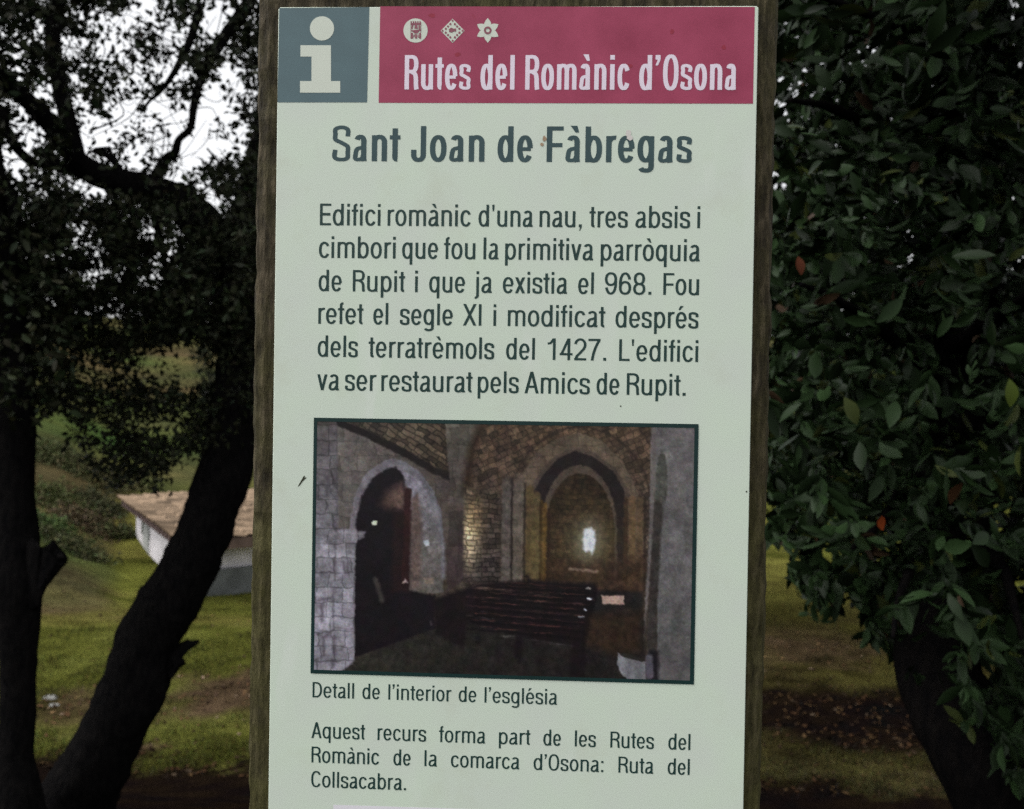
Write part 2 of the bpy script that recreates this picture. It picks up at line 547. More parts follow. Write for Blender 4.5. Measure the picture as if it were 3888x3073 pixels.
def panel_material():
    m, n, l, b = new_mat("panel_print", 0.42, 0.35)
    tc = n.new("ShaderNodeTexCoord")
    a = n.new("ShaderNodeTexNoise"); a.inputs["Scale"].default_value = 26; a.inputs["Detail"].default_value = 6
    f = n.new("ShaderNodeTexNoise"); f.inputs["Scale"].default_value = 1300; f.inputs["Detail"].default_value = 2
    for x in (a, f): l.new(tc.outputs["Object"], x.inputs["Vector"])
    r = n.new("ShaderNodeValToRGB"); e = r.color_ramp.elements
    e[0].position, e[0].color = 0.30, (PAPER[0] * .98, PAPER[1] * 0.955, PAPER[2] * 0.97, 1)
    e[1].position, e[1].color = 0.70, (PAPER[0] * .985, PAPER[1] * 1.01, PAPER[2] * 0.955, 1)
    l.new(a.outputs["Fac"], r.inputs[0])
    mr = n.new("ShaderNodeMapRange"); mr.inputs["From Min"].default_value = .3; mr.inputs["From Max"].default_value = .7
    mr.inputs["To Min"].default_value = .965; mr.inputs["To Max"].default_value = 1.035
    l.new(f.outputs["Fac"], mr.inputs["Value"])
    v = n.new("ShaderNodeVectorMath"); v.operation = 'SCALE'
    l.new(r.outputs[0], v.inputs[0]); l.new(mr.outputs[0], v.inputs["Scale"])
    w = n.new("ShaderNodeMapping"); w.inputs["Rotation"].default_value = (0, R(35), 0); w.inputs["Scale"].default_value = (1, 1, .3)
    l.new(tc.outputs["Object"], w.inputs[0])
    sm = n.new("ShaderNodeTexNoise"); sm.inputs["Scale"].default_value = 42; sm.inputs["Detail"].default_value = 5; sm.inputs["Distortion"].default_value = .6
    l.new(w.outputs[0], sm.inputs["Vector"])
    sr = n.new("ShaderNodeMapRange"); sr.inputs["From Min"].default_value = .60; sr.inputs["From Max"].default_value = .80; sr.inputs["To Max"].default_value = .5
    l.new(sm.outputs["Fac"], sr.inputs["Value"])
    mx = n.new("ShaderNodeMixRGB"); mx.inputs["Color2"].default_value = (.80, .84, .78, 1)
    l.new(sr.outputs[0], mx.inputs[0]); l.new(v.outputs[0], mx.inputs["Color1"])
    dk = n.new("ShaderNodeTexNoise"); dk.inputs["Scale"].default_value = 17; dk.inputs["Detail"].default_value = 9; dk.inputs["Roughness"].default_value = .7
    l.new(tc.outputs["Object"], dk.inputs["Vector"])
    dr = n.new("ShaderNodeMapRange"); dr.inputs["From Min"].default_value = .55; dr.inputs["From Max"].default_value = .82; dr.inputs["To Max"].default_value = .55
    l.new(dk.outputs["Fac"], dr.inputs["Value"])
    mx2 = n.new("ShaderNodeMixRGB"); mx2.inputs["Color2"].default_value = (.57, .60, .45, 1)
    l.new(dr.outputs[0], mx2.inputs[0]); l.new(mx.outputs[0], mx2.inputs["Color1"])
    l.new(mx2.outputs[0], b.inputs["Base Color"])
    bp = n.new("ShaderNodeBump"); bp.inputs["Strength"].default_value = 0.05; bp.inputs["Distance"].default_value = 0.002
    l.new(a.outputs["Fac"], bp.inputs["Height"]); l.new(bp.outputs[0], b.inputs["Normal"])
    return m


def slab(name, x0, x1, z0, z1, y0, y1, c, material, parent):
    P = [(x0 + c, z0), (x1 - c, z0), (x1, z0 + c), (x1, z1 - c), (x1 - c, z1), (x0 + c, z1), (x0, z1 - c), (x0, z0 + c)]
    b = 0.0004
    cx, cz = (x0 + x1) / 2, (z0 + z1) / 2
    V = []
    for y, s in ((y0, b), (y0 + b, 0), (y1, 0)):
        for x, z in P: V.append((x + (s if x < cx else -s), y, z + (s if z < cz else -s)))
    F = [tuple(range(8))[::-1], tuple(range(16, 24))]
    for k in (0, 8):
        for i in range(8):
            j = (i + 1) % 8
            F.append((k + i, k + j, k + 8 + j, k + 8 + i))
    return mesh_obj(name, V, F, material, parent)


panel = slab("printed_panel", -0.1499, 0.1500, CAM_Z - 0.42, CAM_Z + 0.2434, 0.0, 0.0032, 0.0012, panel_material(), sign)


def flat(name, polys, material, y, parent=panel, mode='px'):
    """flat printed shape: polygons given in photograph pixels on the panel's face"""
    V, F = [], []
    for k, P in enumerate(polys):
        n0 = len(V)
        for q in P:
            x, z = on_panel(*q) if mode == 'px' else q
            V.append((x, y - 4e-6 * (k % 12), z))
        F.append(tuple(range(n0, len(V))))
    return mesh_obj(name, V, F, material, parent)


def rect_px(u0, v0, u1, v1):
    """upright rectangle on the panel from two opposite pixels"""
    a, b = on_panel(u0, v0), on_panel(u1, v1)
    return [(a[0], a[1]), (b[0], a[1]), (b[0], b[1]), (a[0], b[1])]


def circ(u, v, r, n=40, sx=1.0):
    t = np.linspace(0, 2 * np.pi, n, endpoint=False)
    return [(u + r * sx * math.cos(a), v + r * math.sin(a)) for a in t]


M_GREY = plain("slate_ink", (0.098, 0.162, 0.178), 0.42, .35, 0.13)
M_LIGHT = plain("pale_ink", (0.71, 0.76, 0.65), 0.42, .35, 0.04)
M_WHITE = plain("lilac_white_ink", (0.88, 0.78, 0.88), 0.42, .35, 0.05, 200)
M_DARK = plain("dark_green_ink", (0.019, 0.052, 0.046), 0.45, .3, 0.25, 90)
M_TITLE = plain("slate_title_ink", (0.044, 0.086, 0.092), 0.45, .3, 0.22, 70)
M_FRAME = plain("frame_ink", (0.010, 0.034, 0.032), 0.45, .3, 0.2)


def red_material():
    m, n, l, b = new_mat("crimson_ink", 0.42, 0.35)
    tc = n.new("ShaderNodeTexCoord")
    a = n.new("ShaderNodeTexNoise"); a.inputs["Scale"].default_value = 34; a.inputs["Detail"].default_value = 7; a.inputs["Roughness"].default_value = .6
    f = n.new("ShaderNodeTexNoise"); f.inputs["Scale"].default_value = 1300; f.inputs["Detail"].default_value = 3
    s = n.new("ShaderNodeTexNoise"); s.inputs["Scale"].default_value = 62; s.inputs["Detail"].default_value = 3
    for x in (a, f, s): l.new(tc.outputs["Object"], x.inputs["Vector"])
    ad = n.new("ShaderNodeMath"); ad.operation = 'MULTIPLY_ADD'; ad.inputs[1].default_value = 0.45
    l.new(f.outputs["Fac"], ad.inputs[0]); l.new(a.outputs["Fac"], ad.inputs[2])
    r = n.new("ShaderNodeValToRGB"); e = r.color_ramp.elements
    e[0].position, e[0].color = 0.50, (0.305, 0.030, 0.078, 1)
    e[1].position, e[1].color = 0.95, (0.43, 0.060, 0.128, 1)
    l.new(ad.outputs[0], r.inputs[0])
    mr = n.new("ShaderNodeMapRange"); mr.inputs["From Min"].default_value = .68; mr.inputs["From Max"].default_value = .78
    l.new(s.outputs["Fac"], mr.inputs["Value"])
    mx = n.new("ShaderNodeMixRGB"); mx.inputs["Color2"].default_value = (0.30, 0.016, 0.036, 1)
    l.new(mr.outputs[0], mx.inputs[0]); l.new(r.outputs[0], mx.inputs["Color1"])
    l.new(mx.outputs[0], b.inputs["Base Color"])
    return m


M_RED = red_material()
M_MARK = plain("emblem_ink", (0.30, 0.10, 0.13), 0.45, .3, 0.2, 300)
Y1, Y2, Y3 = -0.00010, -0.00020, -0.00032

flat("symbol_block", [[(1060.5, 31), (1402.5, 28), (1394, 389.5), (1053.5, 389.5)]], M_GREY, Y1)
flat("information_symbol", [circ(1222.8, 109, 46), [(1141, 173), (1257, 173), (1257, 309), (1292, 309), (1292, 353), (1139.5, 353), (1139.5, 309), (1183, 309), (1183, 216), (1141, 216)]], M_LIGHT, Y2)
flat("title_band", [[(1443.8, 25), (2866, 27), (2859, 394.5), (1437.7, 391)]], M_RED, Y1)

# three small emblems of the band
e1 = flat("tower_emblem", [circ(1578, 117, 46)], M_LIGHT, Y2)
tw = [[(1559, 86), (1561, 86), (1561, 148), (1559, 148)], [(1597, 86), (1599, 86), (1599, 148), (1597, 148)]]
for k in range(5):
    x = 1559 + k * 8.4
    tw.append([(x, 82), (x + 5, 82), (x + 5, 90), (x, 90)])
tw += [[(1559, 89), (1599, 89), (1599, 96), (1559, 96)], [(1563, 96), (1571, 96), (1566, 112), (1562, 112)], [(1576, 96), (1584, 96), (1588, 110), (1573, 110)], [(1589, 98), (1596, 98), (1595, 113), (1590, 112)],
       [(1562, 116), (1598, 113), (1598, 119), (1562, 121)], [(1567, 121), (1592, 119), (1587, 128), (1573, 128)], [(1561, 126), (1568, 126), (1569, 148), (1561, 148)], [(1592, 126), (1598, 126), (1598, 148), (1591, 148)],
       [(1577, 130), (1583, 130), (1584, 148), (1576, 148)], [(1571, 132), (1575, 132), (1574, 142), (1570, 144)], [(1585, 132), (1589, 132), (1590, 144), (1586, 142)]]
flat("tower_drawing", tw, M_MARK, Y3)
d0 = (1718.6, 118)
flat("diamond_emblem", [[(d0[0] - 45, d0[1]), (d0[0], d0[1] - 46), (d0[0] + 45, d0[1]), (d0[0], d0[1] + 46)]], M_LIGHT, Y2)
dm = [[(d0[0] - 14, d0[1] - 6), (d0[0] - 4, d0[1] - 12), (d0[0] + 5, d0[1] - 7), (d0[0] + 14, d0[1] - 9), (d0[0] + 13, d0[1] + 4), (d0[0] + 4, d0[1] + 2), (d0[0] - 2, d0[1] + 7), (d0[0] - 13, d0[1] + 5)]]
for sx_, sy_ in ((-1, -1), (1, -1), (-1, 1), (1, 1)):
    for t in (0.26, 0.52, 0.78):
        cx_, cy_ = d0[0] + sx_ * 33 * t, d0[1] + sy_ * 34 * (1 - t)
        dm.append(circ(cx_, cy_, 4.4, 7))
for a, b in ((-38, 0), (38, 0), (0, -38), (0, 38)):
    dm.append([(d0[0] + a - 4.5, d0[1] + b), (d0[0] + a, d0[1] + b - 5), (d0[0] + a + 4.5, d0[1] + b), (d0[0] + a, d0[1] + b + 5)])
flat("diamond_drawing", dm, M_MARK, Y3)
f0 = (1852, 116.5)
pet = [circ(f0[0], f0[1], 24)]
for k in range(6):
    a = math.radians(90 + 60 * k)
    ux, uy = math.cos(a), math.sin(a)
    P = []
    for t, wd in ((8, 0), (14, 11), (26, 13.5), (36, 9), (46, 0.8)):
        P.append((f0[0] + ux * t - uy * wd, f0[1] + uy * t + ux * wd))
    for t, wd in ((46, 0.8), (36, 9), (26, 13.5), (14, 11)):
        P.append((f0[0] + ux * t + uy * wd, f0[1] + uy * t - ux * wd))
    pet.append(P)
flat("flower_emblem", pet, M_LIGHT, Y2)
c1, c2 = circ(f0[0], f0[1], 14.5, 28), circ(f0[0], f0[1], 7.5, 28)
flat("flower_ring", [[c1[i], c1[(i + 1) % 28], c2[(i + 1) % 28], c2[i]] for i in range(28)], M_MARK, Y3 - 4e-5)

BW, BH = 0.130, 0.103
lettering("band_lettering", [("Rutes", 1536.4, 1787.3), ("del", 1824.5, 1953.8), ("Romànic", 1994.2, 2389.7), ("d’Osona", 2426.8, 2794.3)], (1537, 339.8), (2790, 343.5), 130.5, BW, BH, M_WHITE, panel, Y2)
lettering("title_lettering", [("Sant", 1261.5, 1520), ("Joan", 1560.8, 1839.7), ("de", 1889, 2023), ("Fàbregas", 2075.6, 2626.9)], (1276, 612.5), (2607, 618.0), 134, 0.154, 0.117, M_TITLE, panel, Y1)
w_, h_ = 0.127, 0.102
LINES = [
    ([("Edifici", 1214.7, 1444.8), ("romànic", 1471.7, 1787.3), ("d'una", 1816.8, 2023), ("nau,", 2048.6, 2209.5), ("tres", 2237.5, 2383.6), ("absis", 2412.6, 2620.2), ("i", 2645.7, 2660)], (1225, 857.5), (2653, 865.7), 82.5),
    ([("cimbori", 1211, 1502.3), ("que", 1526.7, 1663.6), ("fou", 1685.5, 1805), ("la", 1835.7, 1893), ("primitiva", 1917.8, 2252.2), ("parròquia", 2280.7, 2656.9)], (1211, 981), (2650, 991.5), 82.5),
    ([("de", 1209.6, 1297.6), ("Rupit", 1339.4, 1537.9), ("i", 1575, 1587.3), ("que", 1629.5, 1765.9), ("ja", 1802.6, 1867.7), ("existia", 1909, 2153.5), ("el", 2195, 2254.8), ("968.", 2296, 2473.6), ("Fou", 2518.4, 2654.3)], (1209.6, 1107.5), (2650, 1120), 81.5),
    ([("refet", 1208.6, 1380), ("el", 1417.3, 1474.3), ("segle", 1518.6, 1719.6), ("XI", 1757.8, 1828), ("i", 1872.3, 1885), ("modificat", 1928, 2298), ("després", 2336.7, 2651.8)], (1214.7, 1231), (2638, 1246.3), 81.5),
    ([("dels", 1206, 1358.7), ("terratrèmols", 1399, 1876.4), ("del", 1921.4, 2030.8), ("1427.", 2078, 2302), ("L'edifici", 2350.5, 2650.8)], (1209, 1356.2), (2640, 1373.7), 81.5),
    ([("va", 1204.5, 1287.5), ("ser", 1309.9, 1430), ("restaurat", 1447.8, 1794), ("pels", 1813.8, 1969.5), ("Amics", 1991.6, 2239.5), ("de", 2265, 2352), ("Rupit.", 2379.5, 2603.4)], (1209.6, 1483), (2579.5, 1501.5), 81.5),
    ([("Detall", 1186.7, 1344.5), ("de", 1376, 1442.7), ("l’interior", 1474.3, 1714.5), ("de", 1741.5, 1808.7), ("l’església", 1839.7, 2114.8)], (1191.8, 2648.5), (2103.6, 2675.6), 58.5),
    ([("Aquest", 1182.6, 1386), ("recurs", 1433.6, 1617.8), ("forma", 1666.7, 1842.3), ("part", 1894.2, 2013.8), ("de", 2062.9, 2130), ("les", 2182.5, 2262.4), ("Rutes", 2317.4, 2482.8), ("del", 2537.3, 2621.3)], (1186.7, 2804.5), (2617.7, 2846.5), 60.5),
    ([("Romànic", 1182.6, 1439.7), ("de", 1493.6, 1559.3), ("la", 1611.7, 1659), ("comarca", 1712, 1971.6), ("d’Osona:", 2025.7, 2290.9), ("Ruta", 2347.9, 2480.3), ("del", 2535, 2618.7)], (1187, 2897), (2615, 2941.3), 60.5),
    ([("Collsacabra.", 1181.6, 1542)], (1187, 2989.5), (1542, 2999.5), 60.5),
]
for k, (words, bl, br, cp) in enumerate(LINES):
    lettering("caption_lettering" if k == 6 else "text_line", words, bl, br, cp, w_, h_, M_DARK, panel, Y1)

# dirt on the print
M_DROP = plain("chalky_smear", (0.74, 0.70, 0.66), 0.8, .1, 0.1, 300)
M_RUST = plain("brown_smear", (0.42, 0.30, 0.20), 0.8, .1, 0.2, 300)
M_BLACK = plain("dark_speck", (0.05, 0.055, 0.035), 0.8, .1, 0.2, 300)


def blot(u, v, r, sx, seed):
    t = np.linspace(0, 2 * np.pi, 22, endpoint=False)
    rr = r * (1 + 0.45 * fbm(np.cos(t) * 1.6 + seed, np.sin(t) * 1.6, 0, seed))
    return [(u + sx * q * math.cos(a), v + q * math.sin(a)) for q, a in zip(rr, t)]


flat("bird_dropping", [blot(2386, 508, 13, .8, 3), blot(2392, 524, 10, 1.1, 5)], M_DROP, Y2 - 1e-4)
flat("mud_stain", [blot(2067, 527, 11, .7, 8), blot(2058, 549, 6, 1.2, 9)], M_RUST, Y2 - 1e-4)
flat("stuck_needle", [[(1130, 1850), (1136, 1838), (1143, 1826), (1152, 1810), (1158, 1806), (1156, 1818), (1148, 1830), (1140, 1842)], [(1141, 1826), (1162, 1812), (1164, 1815), (1145, 1832)]], M_BLACK, Y1 - 5e-5)
for q in ((2834, 1867, 3.2, 1, 2), (2357, 1543, 3, 1, 4)):
    flat("ink_speck", [blot(*q)], M_BLACK, Y1 - 5e-5)
M_CHIP = plain("worn_ink", (0.33, 0.03, 0.06), 0.5, .3, 0.2, 300)
for q in ((1738, 208, 9, 1.2, 11), (2552, 122, 10, .7, 12), (2748, 180, 9, 1.0, 14), (1640, 60, 8, 1.5, 17), (2390, 252, 9, 1.5, 19)):
    flat("worn_spot", [blot(*q)], M_CHIP, Y1 - 5e-5)
flat("logo_label", [[(1266, 3056), (2150, 3083), (2149, 3300), (1264, 3290)]], plain("white_label", (0.84, 0.82, 0.86), 0.5, .3, 0.05), Y1)


# ------------------------------------------------------------------ the printed photograph of the church interior
# painted as a fine grid of coloured points, in the pixels of a 2161 x 1478 enlargement (u right, v down)
NX, NY = 500, 340
fa = [on_panel(*q) for q in ((1193, 1587), (2654, 1610), (2633, 2598.6), (1178.7, 2557))]
FX0, FX1 = (fa[0][0] + fa[3][0]) / 2, (fa[1][0] + fa[2][0]) / 2
FZ1, FZ0 = (fa[0][1] + fa[1][1]) / 2, (fa[2][1] + fa[3][1]) / 2
PX0, PX1, PZ0, PZ1 = FX0 + 0.0020, FX1 - 0.0024, FZ0 + 0.0023, FZ1 - 0.0023
gx, gz = np.meshgrid(np.linspace(PX0, PX1, NX), np.linspace(PZ1, PZ0, NY))
P3 = np.stack([gx, np.full_like(gx, Y2), gz + 0.0], -1)
P3[..., 2] = gz
uu, vv = to_px(P3.reshape(-1, 3))
U = ((uu - 1150) * 2161 / 1550).reshape(NY, NX)
Vv = ((vv - 1560) * 2161 / 1550).reshape(NY, NX)
U0, V0 = U.copy(), Vv.copy()
U = U + 3.5 * vnoise(U0 / 14, V0 / 14, 0, 71)
Vv = Vv + 3.5 * vnoise(U0 / 14, V0 / 14, 0, 72)
IMG = np.zeros((NY, NX, 3))


def pmask(P, s=5.0):
    P = np.asarray(P, float)
    d2 = np.full(U.shape, 1e12)
    ins = np.zeros(U.shape, bool)
    for i in range(len(P)):
        a, b = P[i], P[(i + 1) % len(P)]
        ab = b - a
        t = np.clip(((U - a[0]) * ab[0] + (Vv - a[1]) * ab[1]) / (ab @ ab + 1e-9), 0, 1)
        d2 = np.minimum(d2, (U - a[0] - t * ab[0]) ** 2 + (Vv - a[1] - t * ab[1]) ** 2)
        c = ((a[1] > Vv) != (b[1] > Vv)) & (U < (b[0] - a[0]) * (Vv - a[1]) / (b[1] - a[1] + 1e-12) + a[0])
        ins ^= c
    d = np.sqrt(d2) * np.where(ins, 1, -1)
    return np.clip(0.5 + d / (2 * s), 0, 1)


def lmask(P, wd, s=4.0):
    P = np.asarray(P, float)
    d2 = np.full(U.shape, 1e12)
    for a, b in zip(P[:-1], P[1:]):
        ab = b - a
        t = np.clip(((U - a[0]) * ab[0] + (Vv - a[1]) * ab[1]) / (ab @ ab + 1e-9), 0, 1)
        d2 = np.minimum(d2, (U - a[0] - t * ab[0]) ** 2 + (Vv - a[1] - t * ab[1]) ** 2)
    return np.clip(0.5 + (wd / 2 - np.sqrt(d2)) / (2 * s), 0, 1)


def stones(sx, sy, ang=0.0, amp=0.3, seed=0, mortar=0.25, curve=0.0):
    a = math.radians(ang)
    x, y = U * math.cos(a) + Vv * math.sin(a), -U * math.sin(a) + Vv * math.cos(a)
    x = x + 9 * vnoise(U / 45, Vv / 45, 0, seed + 5); y = y + 8 * vnoise(U / 45, Vv / 45, 3, seed + 6)
    r = np.floor(y / sy).astype(np.int64)
    ro = hash3(r, r * 0 + seed, r * 0 + 1)
    xs = x / (sx * (0.75 + 0.6 * ro)) + ro * 7
    c = np.floor(xs).astype(np.int64)
    cell = hash3(c, r, c * 0 + seed)
    fx, fy = xs - c, y / sy - r
    e = np.minimum(np.minimum(fx, 1 - fx) * sx, np.minimum(fy, 1 - fy) * sy)
    mo = np.clip(e / 6.0, 0, 1)
    return (1 + amp * (cell * 2 - 1)) * (1 - mortar * (1 - mo))


def mixc(m, col, tex=1.0):
    global IMG
    c = np.asarray(col, float) if isinstance(col, np.ndarray) and np.ndim(col) == 3 else np.ones(U.shape + (3,)) * np.asarray(col, float)
    c = c * (tex[..., None] if isinstance(tex, np.ndarray) else tex)
    IMG = IMG * (1 - m[..., None]) + c * m[..., None]


def grad(c0, c1, t):
    t = np.clip(t, 0, 1)[..., None]
    return np.asarray(c0, float) * (1 - t) + np.asarray(c1, float) * t


N1 = 1 + 0.22 * fbm(U / 60, Vv / 60, 0, 40)
N2 = 1 + 0.30 * fbm(U / 24, Vv / 24, 0, 41)


def radial(u, v, ru, rv, p=2.0):
    return np.exp(-(((U - u) / ru) ** 2 + ((Vv - v) / rv) ** 2))


def arch(cx, top, spring, hw, bottom, n=26, point=0.0):
    P = [(cx - hw, bottom)]
    for t in np.linspace(180, 0, n):
        a = math.radians(t)
        y = spring - (spring - top) * (math.sin(a) ** (1 - point) if math.sin(a) > 0 else 0)
        P.append((cx + hw * math.cos(a), y))
    P.append((cx + hw, bottom))
    return P


# walls and vault
mixc(np.ones(U.shape), (62, 54, 47), N1 * N2)
mixc(pmask([(170, 40), (1000, 40), (860, 380), (790, 380), (180, 70)]), grad((84, 76, 66), (62, 52, 42), (U - 200) / 700), stones(52, 26, 32, .34, 1, .45) * N1)
mixc(pmask([(180, 60), (800, 375), (880, 700), (760, 900), (180, 700)]), grad((92, 87, 84), (70, 62, 58), (U - 190) / 600), stones(95, 80, 0, .12, 2, .16) * N1)
mixc(lmask([(190, 62), (330, 120), (520, 215), (690, 312), (775, 352)], 38, 6) * np.clip(1.25 - (U - 190) / 1500, 0, 1), (27, 22, 22))
mixc(pmask([(750, 50), (960, 50), (905, 170), (868, 320), (856, 520), (852, 900), (760, 960), (775, 360)]), grad((84, 80, 72), (60, 50, 50), (Vv - 60) / 800), N1 * stones(90, 90, 0, .1, 3, .12))
mixc(pmask([(960, 60), (1860, 60), (1840, 620), (1800, 960), (860, 960), (858, 480), (872, 320), (905, 170)]), grad((80, 64, 50), (66, 56, 50), (Vv - 60) / 500), N1 * N2 * stones(40, 30, -24, .26, 4, .3))
mixc(lmask([(948, 66), (900, 190), (872, 330), (866, 430)], 44, 20) * .8, (42, 30, 22), N2)
# side chapel wall lit by a hidden window
g = pmask([(856, 400), (1040, 430), (1050, 930), (856, 900)], 14)
mixc(g, grad((70, 60, 50), (62, 54, 52), (Vv - 400) / 400), stones(44, 26, 0, .3, 6, .45) * N1)
mixc(g * np.clip(1.15 * radial(868, 660, 62, 150), 0, 1), (214, 196, 160), stones(40, 24, 4, .22, 7, .55))
mixc(g * np.clip(.8 * radial(905, 560, 50, 110), 0, 1) * .7, (150, 122, 84), stones(34, 24, 4, .3, 8, .6))
# triumphal arches
mixc(lmask(arch(1468, 85, 560, 385, 900), 16, 8) * .7, (38, 30, 26), N1)
mixc(pmask([(1100, 900), (1105, 520), (1150, 350), (1245, 210), (1350, 145), (1460, 116), (1580, 156), (1690, 265), (1770, 420), (1800, 560), (1800, 900)]), (88, 76, 64), N1 * stones(70, 60, 0, .1, 17, .15))
mixc(pmask([(1170, 900), (1174, 560), (1200, 420), (1258, 315), (1340, 235), (1440, 188), (1548, 225), (1655, 305), (1722, 415), (1742, 560), (1740, 900)]), (70, 60, 53), N1)
OUT = pmask([(1192, 900), (1195, 560), (1215, 440), (1270, 340), (1350, 255), (1440, 211), (1540, 244), (1640, 320), (1700, 420), (1720, 560), (1715, 900)])
mixc(OUT, (31, 25, 25), N1)
mixc(pmask(arch(1462, 288, 620, 200, 900)) * OUT, (72, 62, 54), N1)
mixc(pmask(arch(1466, 332, 640, 184, 900)) * OUT, grad((44, 34, 24), (58, 46, 32), (Vv - 350) / 400), N1 * N2 * stones(36, 26, 0, .2, 11, .2))
mixc(np.clip(radial(1515, 690, 170, 150), 0, 1) * .55 * OUT, (96, 86, 62), N2)
for x, wd, c in ((1080, 62, (82, 75, 70)), (1103, 12, (38, 32, 30)), (1140, 56, (90, 82, 74)), (1171, 14, (42, 36, 32)), (1196, 40, (80, 66, 46)), (1228, 44, (80, 69, 47)), (1258, 14, (58, 44, 22)), (1276, 24, (86, 66, 36)), (1298, 18, (48, 36, 26))):
    mixc(lmask([(x + 6, 330 + abs(x - 1120) * 1.1), (x, 900)], wd, 6) * np.clip((Vv - 300) / 120, 0, 1), c, N2)
mixc(np.clip(radial(1225, 760, 46, 130), 0, 1) * .5, (100, 86, 54), N2)
for x, wd, c in ((1712, 26, (60, 46, 34)), (1745, 40, (92, 74, 54)), (1786, 34, (84, 68, 52)), (1812, 12, (48, 38, 30))):
    mixc(lmask([(x, 470), (x - 4, 960)], wd, 7), c, N2)
mixc(pmask([(1300, 800), (1800, 780), (1800, 1010), (1300, 960)], 30) * .8, (54, 40, 30), N1 * N2)
mixc(lmask([(1416, 838), (1556, 852)], 15, 5), (110, 92, 78), N2)
# bright slit window of the apse
mixc(np.clip(radial(1513, 692, 70, 105) * 1.1, 0, 1) * .55, (150, 152, 132))
mixc(pmask([(1488, 632), (1500, 622), (1528, 622), (1544, 636), (1548, 690), (1542, 742), (1530, 758), (1520, 742), (1498, 748), (1484, 735), (1480, 680)], 9), (203, 209, 216))
# right pier with its niche
mixc(pmask([(1850, 60), (2100, 60), (2080, 1440), (1870, 1440), (1880, 800), (1860, 300)]), grad((98, 95, 95), (86, 84, 84), (Vv - 60) / 1200), N1 * stones(210, 190, 0, .06, 13, .06))
mixc(pmask([(1898, 205), (1918, 240), (1930, 320), (1928, 440), (1918, 490), (1866, 490), (1868, 330), (1884, 240)]), (70, 69, 65), N2)
mixc(pmask([(1842, 90), (1872, 60), (1862, 520), (1838, 900), (1800, 1300), (1790, 1300), (1832, 700)]), (98, 92, 90), N1)
mixc(lmask([(1884, 500), (1868, 760), (1848, 1100), (1842, 1420)], 46, 9), (52, 48, 46), N2)
mixc(lmask([(1856, 1290), (1858, 1430)], 52, 10), (30, 28, 32), N1)
# left doorway
mixc(pmask([(248, 640), (252, 560), (275, 450), (320, 350), (390, 285), (470, 252), (540, 268), (615, 320), (690, 420), (735, 540), (745, 700), (740, 900), (560, 900), (300, 700)]), grad((112, 106, 112), (92, 90, 96), (U - 250) / 500), N1)
mixc(pmask([(520, 330), (560, 330), (625, 375), (690, 480), (722, 590), (742, 700), (742, 960), (560, 980), (575, 430)]), grad((124, 120, 130), (88, 84, 80), (Vv - 330) / 560), N1 * N2)
mixc(lmask([(690, 480), (722, 590), (742, 720), (744, 880)], 20, 9), (108, 106, 112), N1)
mixc(pmask([(275, 700), (283, 560), (312, 450), (370, 355), (440, 310), (492, 298), (530, 340), (548, 420), (552, 530), (560, 950), (700, 980), (700, 1160), (500, 1230), (272, 1310)], 7), (22, 18, 22), N1)
mixc(pmask([(520, 380), (548, 430), (545, 535), (470, 525), (400, 500), (430, 430)], 24), grad((54, 42, 40), (104, 82, 74), (U - 420) / 120), N2)
mixc(pmask([(480, 530), (580, 530), (565, 960), (470, 960)], 14), (34, 23, 24), N1)
mixc(lmask([(556, 425), (550, 700), (540, 890)], 38, 6), (44, 26, 26), N1)
mixc(pmask([(575, 470), (610, 440), (630, 600), (620, 940), (570, 950)], 12), (92, 78, 74), N2)
mixc(lmask([(385, 895), (418, 1000)], 28, 9), (56, 52, 50))
mixc(pmask([(362, 592), (376, 582), (396, 584), (392, 602), (368, 606)], 4), (205, 212, 190))
mixc(pmask([(640, 686), (664, 682), (668, 712), (646, 718)], 5), (165, 172, 180))
mixc(pmask([(640, 885), (690, 885), (690, 918), (640, 915)], 6), (118, 106, 96))
mixc(pmask([(525, 912), (540, 888), (556, 914)], 5), (160, 140, 138))
